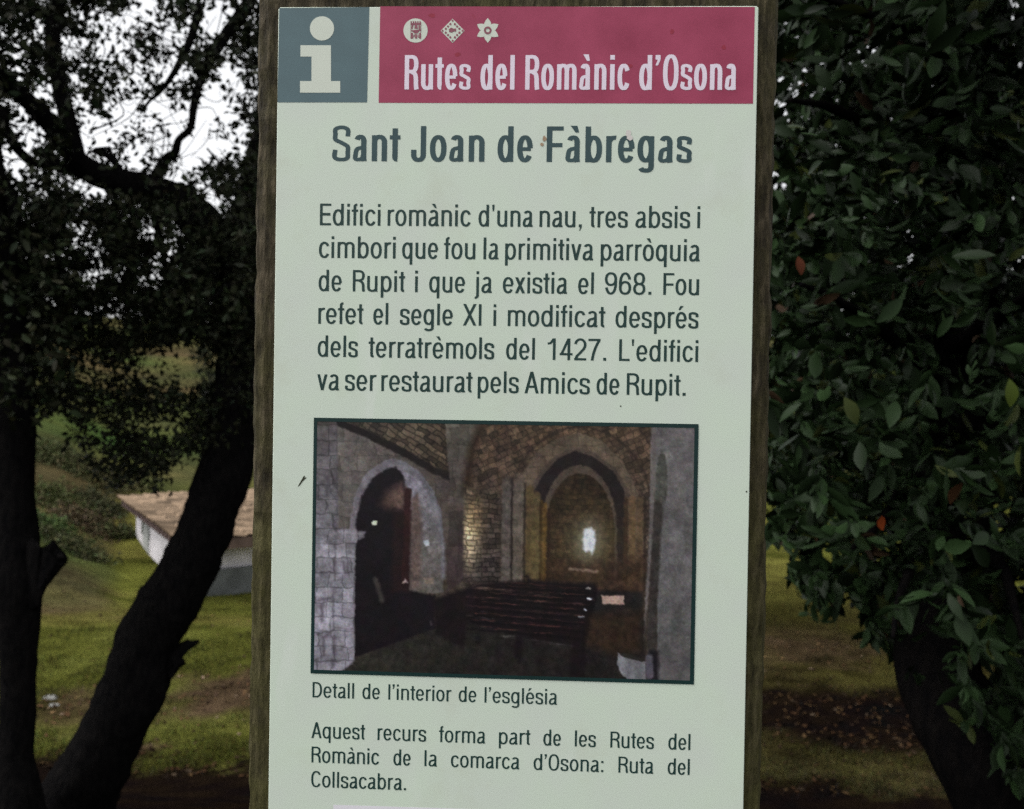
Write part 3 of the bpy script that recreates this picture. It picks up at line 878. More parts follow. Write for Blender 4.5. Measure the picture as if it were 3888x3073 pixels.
# floor and pews
FLOOR = pmask([(272, 1310), (500, 1225), (760, 1130), (1300, 940), (1800, 960), (1820, 1440), (40, 1440), (60, 1380)], 10)
mixc(FLOOR, grad((44, 42, 37), (31, 28, 27), (U - 300) / 900), N2 * N1)
PEW = pmask([(860, 940), (905, 925), (1060, 905), (1180, 900), (1190, 870), (1210, 895), (1560, 920), (1545, 1000), (1500, 1100), (1490, 1410), (1410, 1410), (1420, 1240), (1165, 1200), (1150, 1330), (1120, 1290), (1125, 1180), (870, 1120), (850, 1260), (700, 1180), (690, 1000)], 12)
mixc(PEW, (24, 18, 20), N1)
for P, wd, c in (([(905, 934), (1130, 960), (1300, 974)], 14, (104, 84, 74)), ([(1070, 908), (1330, 930), (1480, 945)], 8, (64, 40, 38)), ([(1185, 880), (1186, 925)], 24, (24, 16, 17)), ([(1120, 915), (1118, 950)], 16, (22, 16, 17)), ([(1010, 960), (1004, 1120)], 22, (17, 13, 15)), ([(1290, 985), (1284, 1180)], 26, (16, 12, 14)), ([(930, 1000), (925, 1230)], 26, (17, 13, 15)), ([(870, 985), (1200, 1012), (1480, 1022)], 10, (60, 44, 44)), ([(870, 1030), (1080, 1052), (1460, 1080)], 9, (54, 38, 38)),
                ([(870, 1085), (1010, 1106)], 8, (86, 76, 78)), ([(1040, 1110), (1180, 1138)], 7, (62, 44, 46)), ([(1040, 1190), (1120, 1200)], 14, (78, 76, 74)), ([(1190, 1215), (1420, 1250)], 16, (58, 52, 54)), ([(1200, 1130), (1420, 1165)], 30, (52, 30, 32)),
                ([(900, 1050), (1000, 1064)], 12, (74, 64, 68)), ([(1460, 1092), (1486, 1094)], 9, (180, 184, 190)), ([(1512, 996), (1536, 998)], 14, (200, 208, 222)), ([(1502, 940), (1518, 942)], 9, (150, 140, 136)), ([(1490, 1050), (1496, 1056)], 9, (170, 174, 184)), ([(1540, 960), (1535, 1060)], 22, (16, 12, 16)),
                ([(680, 1120), (684, 1140)], 14, (70, 62, 66)), ([(1500, 1120), (1470, 1410)], 40, (22, 17, 20)), ([(1140, 1130), (1136, 1320)], 34, (20, 16, 20))):
    mixc(lmask(P, wd, 5) * (1 if max(c) > 140 else np.clip(.35 + 1.3 * fbm(U0 / 60, V0 / 12, 0, 131), 0, .8)), c, N2)
for k in range(9):                              # receding rows of benches
    y_, x0_, x1_ = 925 + 17 * k + 1.2 * k * k, 1030 - 20 * k, 1560 - 8 * k
    brk = np.clip(.25 + 1.6 * fbm(U0 / 70, V0 / 9, k, 120), 0, 1)
    mixc(lmask([(x0_, y_), (x1_, y_ + 34 + 3 * k)], 4 + .4 * k, 3) * .85 * brk, (84, 55, 50), N2)
    mixc(lmask([(x0_, y_ + 8 + k), (x1_, y_ + 42 + 4 * k)], 6 + k, 4) * .6, (15, 11, 13), N2)
    mixc(lmask([(x1_ - 6, y_ + 20), (x1_ - 12, y_ + 84 + 6 * k)], 9 + k, 4) * .6, (15, 11, 14), N2)
mixc(pmask([(1582, 978), (1700, 980), (1698, 1028), (1584, 1024)], 5), (168, 142, 132))
mixc(pmask([(1520, 1080), (1800, 1060), (1790, 1270), (1660, 1300), (1500, 1240)], 30) * .7, (52, 37, 26), N2)
mixc(pmask([(1666, 1280), (1700, 1305), (1815, 1330), (1818, 1425), (1720, 1425), (1680, 1385), (1664, 1340)], 5), (112, 112, 116), N1)
mixc(lmask([(1690, 1290), (1800, 1318)], 16, 6), (40, 38, 36))
mixc(lmask([(1832, 1310), (1836, 1400)], 40, 6), (82, 78, 86), N1)
# big pale stones of the left pier
LP = pmask([(50, 40), (180, 55), (188, 620), (330, 640), (325, 668), (290, 690), (276, 720), (272, 1330), (180, 1395), (40, 1400)], 6)
mixc(LP * np.clip((Vv - 20) / 80, .5, 1), grad((96, 91, 93), (136, 133, 142), (Vv - 150) / 700), stones(92, 78, 0, .14, 21, .30) * N1 * (1 - .35 * np.clip(fbm(U / 50, Vv / 30, 0, 77), 0, 1)))
mixc(LP * np.clip(1 - (300 - U) / 60, 0, 1) * np.clip((Vv - 690) / 50, 0, 1) * .55, (92, 90, 94), N2)
for P, wd in (([(70, 330), (130, 345), (150, 440)], 12), ([(122, 360), (128, 440)], 20), ([(70, 452), (175, 452)], 6), ([(165, 560), (175, 640)], 10), ([(70, 855), (160, 858)], 10), ([(172, 700), (168, 900)], 9), ([(85, 1000), (150, 990), (175, 960)], 10), ([(100, 1030), (102, 1115)], 13),
              ([(160, 1000), (162, 1160)], 9), ([(75, 1180), (110, 1200), (160, 1160)], 9), ([(112, 1200), (114, 1290)], 12), ([(165, 1200), (166, 1290)], 18), ([(66, 1320), (110, 1300)], 9), ([(215, 800), (222, 870)], 10), ([(235, 780), (240, 870)], 6), ([(180, 70), (182, 640)], 5), ([(170, 1150), (270, 1160)], 8), ([(160, 1330), (160, 1360)], 14)):
    mixc(lmask(P, wd, 7) * .6 * LP, (70, 64, 72), N2)
for P, wd in (([(205, 640), (215, 670)], 24), ([(100, 690), (120, 720)], 40), ([(200, 840), (215, 870)], 22), ([(85, 970), (130, 960)], 44), ([(130, 1060), (132, 1110)], 40), ([(135, 1220), (136, 1270)], 36)):
    mixc(lmask(P, wd, 9) * .35 * LP, (184, 181, 194), N2)
mixc(lmask([(188, 640), (315, 655)], 8, 4) * .5, (150, 146, 150))
for _ in range(0):                              # the soft look of a small enlarged print
    Q_ = np.pad(IMG, ((1, 1), (1, 1), (0, 0)), mode='edge')
    IMG = sum(Q_[a:a + NY, b:b + NX] * wa * wb for a, wa in ((0, .25), (1, .5), (2, .25)) for b, wb in ((0, .25), (1, .5), (2, .25)))
IMG = 128 * (IMG / 128) ** 1.02
IMG = IMG * (1 + 0.16 * fbm(U0 / 19, V0 / 19, 0, 90))[..., None] * (1 + 0.07 * vnoise(U0 / 8, V0 / 8, 0, 91))[..., None]
IMG = IMG + np.stack([3.5 * fbm(U0 / 40, V0 / 40, k, 95) for k in range(3)], -1)
IMG = IMG * (1 + 0.03 * RNG.standard_normal(IMG.shape))
IMG = np.clip(IMG - 2, 3, 255) / 255
LIN = np.where(IMG <= 0.04045, IMG / 12.92, ((IMG + 0.055) / 1.055) ** 2.4)
PRINT_GAIN = 1.35                 # ink reflectance for a tone seen on the sign in this daylight
LIN = np.clip(LIN * PRINT_GAIN, 0.004, 0.9)
idx = np.arange(NX * NY).reshape(NY, NX)
quads = np.stack([idx[:-1, :-1], idx[1:, :-1], idx[1:, 1:], idx[:-1, 1:]], -1).reshape(-1, 4)
mesh_obj("printed_photograph", P3.reshape(-1, 3), quads, tinted("photo_print", 0.42, .3), panel, colors=LIN.reshape(-1, 3))
flat("photo_border", [[(FX0, FZ1), (FX1, FZ1), (FX1, FZ1 - .0024), (FX0, FZ1 - .0024)], [(FX0, FZ0), (FX1, FZ0), (FX1, FZ0 + .0024), (FX0, FZ0 + .0024)],
                      [(FX0, FZ0 + .0024), (FX0 + .0021, FZ0 + .0024), (FX0 + .0021, FZ1 - .0024), (FX0, FZ1 - .0024)], [(FX1, FZ0 + .0024), (FX1 - .0025, FZ0 + .0024), (FX1 - .0025, FZ1 - .0024), (FX1, FZ1 - .0024)]], M_FRAME, Y3, mode='xz')


# ------------------------------------------------------------------ terrain: bank under the sign, meadow below, slope beyond
def sstep(a, b, x):
    t = np.clip((x - a) / (b - a), 0, 1)
    return t * t * (3 - 2 * t)


def height(x, y):
    x, y = np.asarray(x, float), np.asarray(y, float)
    z = -2.62 * sstep(0.6, 8.5, y) + 0.25 * sstep(-0.6, -6, y)
    back = 25.5 + 0.35 * np.clip(x + 12, -20, 40)                   # foot of the slope behind the outbuilding
    s = np.clip(y - back, 0, 400)
    z = z + 0.17 * s * np.exp(-s / 400) + 0.9 * sstep(0, 12, s)
    bank = np.clip(-x - .555 * y + .25 * fbm(x / 1.5, y / 1.5, 0, 28), 0, 30) * sstep(14.6, 17.5, y)   # rough bank left of the outbuilding
    z = z + .42 * np.minimum(bank, 2.6) + .16 * np.maximum(bank - 2.6, 0) * np.exp(-bank / 30) + .16 * fbm(x / .8, y / .8, 0, 29) * sstep(.1, .8, bank)
    z = z - .012 * np.clip(y - 9, 0, 14) - .52 * sstep(12.5, 18.0, y) * (1 - sstep(21, 27, y)) * (1 - sstep(-6, -2, x))
    z = z + 0.05 * fbm(x / 2.2, y / 2.2, 0, 21) * sstep(1, 6, y) + 0.30 * fbm(x / 9, y / 9, 0, 25) * sstep(14, 30, y) + 2.0 * fbm(x / 40, y / 40, 0, 27) * sstep(45, 120, y)
    return z


def ground_hit(u, v):
    """where the sight line through a photograph pixel meets the terrain"""
    r = FW + RT * (u - CX) / FPX - UP * (v - CY) / FPX
    for t in np.arange(0.8, 120, 0.05):
        p = CAM + r * t
        if p[2] < height(p[0], p[1]): return p
    return p


def axis(lo, hi, fine_lo, fine_hi, step, grow=1.12):
    a = list(np.arange(fine_lo, fine_hi, step))
    s, x = step, a[-1]
    while x < hi:
        s *= grow; x += s; a.append(min(x, hi))
    s, x, pre = step, a[0], []
    while x > lo:
        s *= grow; x -= s; pre.append(max(x, lo))
    return np.array(pre[::-1] + a)


gxs, gys = axis(-400, 400, -11, 6, 0.14), axis(-14, 420, -1, 30, 0.16)
GX, GY = np.meshgrid(gxs, gys)
GZ = height(GX, GY)


def soil_shade_amount(x, y):
    """bare leaf-strewn earth, and tree shade painted as dark earth (1), against meadow grass (0)"""
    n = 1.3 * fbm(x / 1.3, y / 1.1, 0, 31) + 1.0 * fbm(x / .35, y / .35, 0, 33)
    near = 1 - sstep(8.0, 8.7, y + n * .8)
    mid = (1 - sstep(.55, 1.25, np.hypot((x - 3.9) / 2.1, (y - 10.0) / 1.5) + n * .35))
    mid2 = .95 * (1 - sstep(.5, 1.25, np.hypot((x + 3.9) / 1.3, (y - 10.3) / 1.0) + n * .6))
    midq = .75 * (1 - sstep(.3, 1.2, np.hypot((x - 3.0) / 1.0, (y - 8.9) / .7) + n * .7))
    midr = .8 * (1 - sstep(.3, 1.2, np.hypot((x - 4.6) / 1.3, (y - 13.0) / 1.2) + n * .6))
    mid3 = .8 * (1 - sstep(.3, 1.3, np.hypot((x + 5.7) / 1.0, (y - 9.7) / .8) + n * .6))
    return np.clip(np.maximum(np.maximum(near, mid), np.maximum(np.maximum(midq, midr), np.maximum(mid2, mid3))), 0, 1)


def ground_tint(x, y):
    s = soil_shade_amount(x, y)
    n1, n2, n3 = fbm(x / 1.6, y / .8, 0, 51), fbm(x / .25, y / .18, 0, 53), fbm(x / 6, y / 3.2, 0, 55)
    g = np.stack([0.080 + 0 * x, 0.085 + 0 * x, 0.017 + 0 * x], -1) * (1 + .8 * n1 + .5 * n2)[..., None]
    g = g * (1 - .2 * sstep(.05, .4, n3))[..., None] + np.array([.060, .042, .016]) * (.55 * sstep(.0, .35, n3 + .4 * n1))[..., None]
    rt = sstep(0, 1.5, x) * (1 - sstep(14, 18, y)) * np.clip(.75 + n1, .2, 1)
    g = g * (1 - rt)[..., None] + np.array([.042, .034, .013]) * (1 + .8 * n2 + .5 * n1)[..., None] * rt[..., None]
    slope = np.maximum(sstep(0, 5, y - (25.5 + 0.35 * np.clip(x + 12, -20, 40))), sstep(-.1, .7, (-x - .555 * y) * sstep(14.2, 16, y) + .5 * n1))
    sl = np.stack([.058 + .03 * n3 + .02 * n1, .060 - .010 * n3 + .008 * n1, .024 + .008 * n3], -1) * (1 + .5 * n1 + .5 * n2)[..., None]
    g = g * (1 - slope)[..., None] + sl * slope[..., None]
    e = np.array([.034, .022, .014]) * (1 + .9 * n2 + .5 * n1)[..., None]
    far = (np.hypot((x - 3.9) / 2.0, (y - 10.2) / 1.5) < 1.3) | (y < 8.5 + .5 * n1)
    e = np.where(far[..., None], e * .24, e * 1.5)  # earth in this zone is painted darker for the shade under the trees
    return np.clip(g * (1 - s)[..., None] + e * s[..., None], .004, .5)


def ground_material():
    m, n, l, b = new_mat("meadow", 1.0, 0.0)
    a = n.new("ShaderNodeAttribute"); a.attribute_name = "tint"
    tc = n.new("ShaderNodeTexCoord")
    t = n.new("ShaderNodeTexNoise"); t.inputs["Scale"].default_value = 26; t.inputs["Detail"].default_value = 8; t.inputs["Roughness"].default_value = .7
    l.new(tc.outputs["Object"], t.inputs["Vector"])
    mr = n.new("ShaderNodeMapRange"); mr.inputs["From Min"].default_value = .3; mr.inputs["From Max"].default_value = .7; mr.inputs["To Min"].default_value = .45; mr.inputs["To Max"].default_value = 1.5
    l.new(t.outputs["Fac"], mr.inputs["Value"])
    v = n.new("ShaderNodeVectorMath"); v.operation = 'SCALE'
    l.new(a.outputs["Color"], v.inputs[0]); l.new(mr.outputs[0], v.inputs["Scale"]); l.new(v.outputs[0], b.inputs["Base Color"])
    bp = n.new("ShaderNodeBump"); bp.inputs["Strength"].default_value = .8; bp.inputs["Distance"].default_value = .05
    l.new(t.outputs["Fac"], bp.inputs["Height"]); l.new(bp.outputs[0], b.inputs["Normal"])
    return m


gi = np.arange(GX.size).reshape(GX.shape)
gq = np.stack([gi[:-1, :-1], gi[:-1, 1:], gi[1:, 1:], gi[1:, :-1]], -1).reshape(-1, 4)
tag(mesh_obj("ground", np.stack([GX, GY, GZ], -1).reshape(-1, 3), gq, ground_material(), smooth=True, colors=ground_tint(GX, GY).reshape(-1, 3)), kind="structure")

# distant wooded ridge
hx = np.linspace(-420, 420, 180)
hy = np.linspace(0, 1, 14)
HX, HT = np.meshgrid(hx, hy)
ridge = 15 + 5 * fbm(hx / 120, hx * 0, 0, 61) + 2.2 * fbm(hx / 9, hx * 0, 0, 62)
HY = 205 + HT * 130 + 8 * fbm(HX / 40, HT * 4, 0, 63)
HZ = ridge[None, :] * HT ** .8 + 1.5 * fbm(HX / 8, HT * 20, 0, 64) - 1
hi_ = np.arange(HX.size).reshape(HX.shape)
hq = np.stack([hi_[:-1, :-1], hi_[:-1, 1:], hi_[1:, 1:], hi_[1:, :-1]], -1).reshape(-1, 4)
mh, nh, lh, bh = new_mat("far_woods", 0.9, 0.1)
tn = nh.new("ShaderNodeTexNoise"); tn.inputs["Scale"].default_value = .25; tn.inputs["Detail"].default_value = 8
rr = nh.new("ShaderNodeValToRGB"); rr.color_ramp.elements[0].color = (.03, .042, .02, 1); rr.color_ramp.elements[1].color = (.09, .095, .045, 1)
tcn = nh.new("ShaderNodeTexCoord"); lh.new(tcn.outputs["Object"], tn.inputs["Vector"]); lh.new(tn.outputs["Fac"], rr.inputs[0]); lh.new(rr.outputs[0], bh.inputs["Base Color"])
tag(mesh_obj("hill", np.stack([HX, HY, HZ], -1).reshape(-1, 3), hq, mh, smooth=True), kind="structure")


# ------------------------------------------------------------------ grass and fallen leaves
def cards(pos, dirs, side, length, width, colors, shape, bend=0.0):
    """many small leaf-shaped faces; shape = list of (t along, half width) stations, folded along the midrib"""
    pos, dirs, side = [np.asarray(a, float) for a in (pos, dirs, side)]
    dirs = dirs / np.linalg.norm(dirs, axis=1)[:, None]
    side = side - dirs * (side * dirs).sum(1)[:, None]
    side = side / (np.linalg.norm(side, axis=1)[:, None] + 1e-9)
    nor = np.cross(dirs, side)
    n = len(pos)
    length, width = np.broadcast_to(length, n), np.broadcast_to(width, n)
    verts, quads = [], []
    k = len(shape)
    for t, hw in shape:
        c = pos + dirs * (t * length)[:, None] - nor * (bend * t * t * length)[:, None]
        w = (hw * width)[:, None]
        verts += [c - side * w + nor * w * .25, c, c + side * w + nor * w * .25]
    V = np.stack(verts, 1)                                          # n, 3k, 3
    base = (np.arange(n) * 3 * k)[:, None]
    q = []
    for i in range(k - 1):
        a = 3 * i
        q += [[a, a + 1, a + 4, a + 3], [a + 1, a + 2, a + 5, a + 4]]
    Q = (base[:, :, None] + np.array(q)[None]).reshape(-1, 4)
    C = np.repeat(np.asarray(colors)[:, None, :], 3 * k, 1).reshape(-1, 3)
    return V.reshape(-1, 3), Q, C


def join(parts):
    V, Q, C, o = [], [], [], 0
    for v, q, c in parts:
        V.append(v); Q.append(q + o); C.append(c); o += len(v)
    return np.vstack(V), np.vstack(Q), np.vstack(C)


BLADE = [(0, .5), (.5, .4), (1, .03)]
nb = 170000
v_ = 1.0 / RNG.uniform(1 / 26.0, 1 / 7.6, nb)
lat = RNG.uniform(-0.74, 0.66, nb)
bx, by = lat * v_, v_
keep = RNG.uniform(0, 1, nb) > soil_shade_amount(bx, by) * .93
bx, by = bx[keep], by[keep]
nb = len(bx)
bp_ = np.stack([bx, by, height(bx, by) - .006], 1)
bd = np.stack([RNG.normal(0, .45, nb), RNG.normal(0, .45, nb), np.ones(nb)], 1)
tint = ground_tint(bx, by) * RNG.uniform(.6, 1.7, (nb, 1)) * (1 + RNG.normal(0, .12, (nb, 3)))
clump = np.clip(.6 + 1.2 * fbm(bx / .5, by / .5, 0, 58), .25, 1.5)
g_ = cards(bp_, bd, RNG.normal(0, 1, (nb, 3)), RNG.uniform(.05, .12, nb) * clump, RNG.uniform(.007, .014, nb), np.clip(tint, .004, .4), BLADE, .25)
M_GRASS = tinted("grass_blades", 0.8, .15, .25)
tag(mesh_obj("grass", *g_[:2], M_GRASS, colors=g_[2]), "short yellow green meadow grass below the sign", "grass", kind="stuff")

nf = 7000
fy_ = 1.0 / RNG.uniform(1 / 16.0, 1 / 7.8, nf)
fx_ = RNG.uniform(-.72, .66, nf) * fy_
keep = RNG.uniform(0, 1, nf) < .10 + .9 * np.clip(soil_shade_amount(fx_, fy_), 0, 1)
fx_, fy_ = fx_[keep], fy_[keep]
nf = len(fx_)
fp = np.stack([fx_, fy_, height(fx_, fy_) + .012], 1)
pal = np.array([(.10, .055, .03), (.16, .10, .05), (.07, .045, .03), (.22, .16, .11), (.055, .035, .025)])
lc = pal[RNG.choice(5, nf, p=[.3, .22, .25, .06, .17])] * RNG.uniform(.5, 1.15, (nf, 1))
lc = np.where(((fy_ < 8.6) | ((fx_ > 1) & (fy_ < 12)))[:, None], lc * .45, lc)  # litter in the painted shade zone is darkened to match
f_ = cards(fp, np.stack([RNG.normal(0, 1, nf), RNG.normal(0, 1, nf), RNG.normal(0, .25, nf)], 1), np.stack([RNG.normal(0, 1, nf), RNG.normal(0, 1, nf), RNG.normal(0, .3, nf)], 1), RNG.uniform(.04, .085, nf), RNG.uniform(.03, .05, nf), lc, [(0, .1), (.4, .5), (1, .05)], .15)
tag(mesh_obj("fallen_leaves", *f_[:2], tinted("dry_leaf", .9, .0), colors=f_[2]), "brown fallen leaves strewn over the bare earth", "leaves", kind="stuff")
for u, v, sc_, lab in ((190, 2652, .12, "larger pale grey stone lying in the grass between the two dark trunks"), (206, 2679, .075, "small pale stone lying just in front of the larger grey one")):
    p = ground_hit(u, v)
    st_v, st_f = [], []
    for i in range(7):
        for j in range(10):
            th, ph = math.pi * i / 6, 2 * math.pi * j / 10
            q = np.array([math.sin(th) * math.cos(ph), .7 * math.sin(th) * math.sin(ph), .22 * math.cos(th)])
            st_v.append(p + sc_ * q * (1 + .3 * float(vnoise(q[0] * 2.3 + u, q[1] * 2.3, q[2] * 2.3, 4))) + np.array([0, 0, sc_ * .08]))
    for i in range(6):
        for j in range(10):
            st_f.append((i * 10 + j, i * 10 + (j + 1) % 10, (i + 1) * 10 + (j + 1) % 10, (i + 1) * 10 + j))
    tag(mesh_obj("stone", st_v, st_f, plain("pale_stone", (.20, .20, .19), .9, .1, .3, 30)), lab, "stone", group="pale stones in the grass")


# ------------------------------------------------------------------ white outbuilding with a tiled roof
def at_height(u, v, z):
    r = FW + RT * (u - CX) / FPX - UP * (v - CY) / FPX
    return CAM + r * (z - CAM[2]) / r[2]


NEAR3 = pt(715, 2052, 18.0)
EZ = float(NEAR3[2])
NEAR, FARL = NEAR3[:2], at_height(480, 1890, EZ)[:2]
ax = (FARL - NEAR); LL = np.linalg.norm(ax); ax = ax / LL          # along the left wall
bx2 = np.array([-ax[1], ax[0]]);
if bx2[0] < 0: bx2 = -bx2                                          # along the right wall
BZ, WR = -3.6, 6.5
hut = tag(empty("outbuilding", (NEAR[0], NEAR[1], -2.6)), "small white outbuilding with an orange tiled roof on the meadow behind the leaning trunk", "outbuilding")


def hp(s, t, z):
    q = NEAR + ax * s + bx2 * t
    return (q[0], q[1], z)


def box_st(name, s0, s1, t0, t1, z0, z1, mat, parent=hut, top=None):
    zt = top or (lambda s, t: z1)
    V = [hp(s0, t0, z0), hp(s1, t0, z0), hp(s1, t1, z0), hp(s0, t1, z0), hp(s0, t0, zt(s0, t0)), hp(s1, t0, zt(s1, t0)), hp(s1, t1, zt(s1, t1)), hp(s0, t1, zt(s0, t1))]
    F = [(0, 1, 2, 3), (4, 5, 6, 7), (0, 1, 5, 4), (1, 2, 6, 5), (2, 3, 7, 6), (3, 0, 4, 7)]
    return mesh_obj(name, V, F, mat, parent)


def plaster(name, col, sc):
    m, n, l, b = new_mat(name, .9, .1)
    tc = n.new("ShaderNodeTexCoord")
    t = n.new("ShaderNodeTexNoise"); t.inputs["Scale"].default_value = sc; t.inputs["Detail"].default_value = 8
    r = n.new("ShaderNodeValToRGB")
    r.color_ramp.elements[0].position = .35; r.color_ramp.elements[0].color = tuple(.72 * c for c in col) + (1,)
    r.color_ramp.elements[1].position = .62; r.color_ramp.elements[1].color = tuple(col) + (1,)
    l.new(tc.outputs["Object"], t.inputs["Vector"]); l.new(t.outputs["Fac"], r.inputs[0]); l.new(r.outputs[0], b.inputs["Base Color"])
    return m


M_WALL = plaster("white_render", (.80, .765, .80), 2.2)
box_st("wall", .25, LL - .25, .25, WR, BZ, EZ - .06, M_WALL)
box_st("plinth", .10, 1.0, .10, 4.0, BZ, -2.62, plaster("grey_plinth", (.16, .17, .17), 3))
sag = lambda s, t: EZ + .0 * t
# arched recess in the left wall: grey infill inside a raised rim
s_mid = min(np.linspace(1, LL - 1, 200), key=lambda q: abs(to_px(hp(q, .25, -2.5))[0] - 556))
hw_, zs = .50, -2.78
arc_p = [(s_mid + hw_ * math.cos(a), zs + .50 * math.sin(a)) for a in np.linspace(0, math.pi, 15)]
ring_v, ring_f = [], []
for k, (s, z) in enumerate(arc_p):
    for f, dz in ((1.0, 0), (1.22, .0)):
        ss, zz = s_mid + (s - s_mid) * f, zs + (z - zs) * f
        ring_v += [hp(ss, .205, zz), hp(ss, .26, zz)]
for k in range(14):
    a = 4 * k
    ring_f += [(a, a + 2, a + 6, a + 4), (a, a + 1, a + 5, a + 4), (a + 2, a + 3, a + 7, a + 6)]
rim = mesh_obj("arch_rim", ring_v, ring_f, plaster("grey_rim", (.24, .25, .24), 4), hut)
mesh_obj("arch_infill", [hp(s, .235, z) for s, z in arc_p] + [hp(s_mid - hw_, .235, BZ), hp(s_mid + hw_, .235, BZ)], [tuple(range(17))], plaster("dull_infill", (.42, .43, .42), 3), hut)
# barrel tiles running down towards the left wall; their ends show as scallops under the verge
nt, ns = 150, 160
TS, SS = np.meshgrid(np.linspace(-.28, WR + .2, nt), np.linspace(-.25, LL + .06, ns * 4))
row = np.floor((TS + .28) / .38)
TZ = EZ + .018 + .085 * np.abs(np.sin(np.pi * SS / .30)) + .05 * ((TS + .28) / .38 - row) * -1 + .03 * fbm(SS * .8, TS * .8, 0, 71) + .012 * hash3(np.floor(SS / .30).astype(int), row.astype(int), row.astype(int) * 0)
q = NEAR[None, None] + SS[..., None] * ax + TS[..., None] * bx2
ti = np.arange(TS.size).reshape(TS.shape)
tq = np.stack([ti[:-1, :-1], ti[:-1, 1:], ti[1:, 1:], ti[1:, :-1]], -1).reshape(-1, 4)
rnd = hash3(np.floor(SS / .30).astype(int), row.astype(int), row.astype(int) * 0 + 3)
lich = np.clip(fbm(SS * 1.1, TS * 1.1, 0, 75) * 2, 0, 1)
tcol = np.stack([.185 + .04 * rnd, .130 + .03 * rnd, .082 + .025 * rnd], -1) * (.5 + .9 * rnd)[..., None] * (1 - .5 * lich)[..., None]
roof = mesh_obj("roof", np.stack([q[..., 0], q[..., 1], TZ], -1).reshape(-1, 3), tq, tinted("roof_tile", .85, .15), hut, colors=tcol.reshape(-1, 3))
M_TEND = plaster("tile_ends", (.13, .09, .085), 5)
tv, tf = [], []
for k in range(int((LL + .3) / .40)):
    s = -.2 + k * .40
    for a, b, z0, z1 in ((s, s + .24, EZ - .19, EZ + .012),):
        n0 = len(tv)
        for t in (-.20, .22):
            tv += [hp(a, t, z1), hp(b, t, z1), hp(b - .02, t, z0), hp(a + .02, t, z0)]
        tf += [(n0, n0 + 1, n0 + 2, n0 + 3), (n0 + 4, n0 + 5, n0 + 6, n0 + 7), (n0, n0 + 3, n0 + 7, n0 + 4), (n0 + 1, n0 + 2, n0 + 6, n0 + 5), (n0 + 2, n0 + 3, n0 + 7, n0 + 6)]
mesh_obj("eaves_tiles", tv, tf, M_TEND, hut)
box_st("cornice", -.05, LL + .05, -.05, WR, EZ - .055, EZ + .006, plaster("eaves_mortar", (.22, .17, .15), 4))
box_st("fascia", -.24, -.17, -.10, WR, EZ - .24, EZ + .0, plaster("brown_fascia", (.17, .12, .10), 4))


# ------------------------------------------------------------------ trees
def bark_material(name, c0, c1):
    m, n, l, b = new_mat(name, 1.0, .0)
    tc = n.new("ShaderNodeTexCoord")
    mp = n.new("ShaderNodeMapping"); mp.inputs["Scale"].default_value = (1, 1, .35)
    t = n.new("ShaderNodeTexNoise"); t.inputs["Scale"].default_value = 34; t.inputs["Detail"].default_value = 8; t.inputs["Roughness"].default_value = .7
    r = n.new("ShaderNodeValToRGB"); r.color_ramp.elements[0].position = .35; r.color_ramp.elements[1].position = .75
    r.color_ramp.elements[0].color = c0 + (1,); r.color_ramp.elements[1].color = c1 + (1,)
    l.new(tc.outputs["Object"], mp.inputs[0]); l.new(mp.outputs[0], t.inputs["Vector"]); l.new(t.outputs["Fac"], r.inputs[0]); l.new(r.outputs[0], b.inputs["Base Color"])
    bp = n.new("ShaderNodeBump"); bp.inputs["Strength"].default_value = .8; bp.inputs["Distance"].default_value = .02
    l.new(t.outputs["Fac"], bp.inputs["Height"]); l.new(bp.outputs[0], b.inputs["Normal"])
    return m


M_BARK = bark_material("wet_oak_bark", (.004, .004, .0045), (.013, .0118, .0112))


def tube(path, radii, sides=18, rough=.12, seed=0, k=8, freq=9.0):
    """tapering limb with a bumpy, ridged outline along a smooth path"""
    path = np.asarray(path, float)
    pr = np.column_stack([path, radii])
    s = smooth_path(pr, k) if len(pr) > 2 else np.array([pr[0] * (1 - t) + pr[1] * t for t in np.linspace(0, 1, 8)])
    C, Rr = s[:, :3], np.maximum(s[:, 3], .002)
    T = np.gradient(C, axis=0); T /= np.linalg.norm(T, axis=1)[:, None]
    up = np.array([0.13, 1, .21])
    A = np.cross(T, up); A /= np.linalg.norm(A, axis=1)[:, None]
    B = np.cross(T, A)
    th = np.linspace(0, 2 * np.pi, sides, endpoint=False)
    ring = A[:, None] * np.cos(th)[None, :, None] + B[:, None] * np.sin(th)[None, :, None]
    P = C[:, None] + ring * Rr[:, None, None]
    nz = fbm(P[..., 0] * freq, P[..., 1] * freq, P[..., 2] * freq * .6, seed, 4) + .6 * fbm(P[..., 0] * freq * 4, P[..., 1] * freq * 4, P[..., 2] * freq * 1.5, seed + 9, 2)
    P = C[:, None] + ring * (Rr[:, None] * (1 + rough * 1.6 * nz))[..., None]
    n = len(C)
    i = np.arange(n * sides).reshape(n, sides)
    Q = np.stack([i[:-1], np.roll(i[:-1], -1, 1), np.roll(i[1:], -1, 1), i[1:]], -1).reshape(-1, 4)
    V = P.reshape(-1, 3)
    V = np.vstack([V, C[:1], C[-1:]])
    cap = [[n * sides, i[0, j], i[0, (j + 1) % sides], i[0, (j + 1) % sides]] for j in range(0)]
    c0, c1 = n * sides, n * sides + 1
    e = [[i[-1, j], i[-1, (j + 1) % sides], i[-1, (j + 2) % sides], c1] for j in range(0, sides, 2)] + [[i[0, j], i[0, (j + 1) % sides], i[0, (j + 2) % sides], c0] for j in range(0, sides, 2)]
    return V, np.vstack([Q, np.array(e)])


def limb(name, path, radii, mat, parent, **kw):
    V, Q = tube(path, radii, **kw)
    return mesh_obj(name, V, Q, mat, parent, smooth=True)


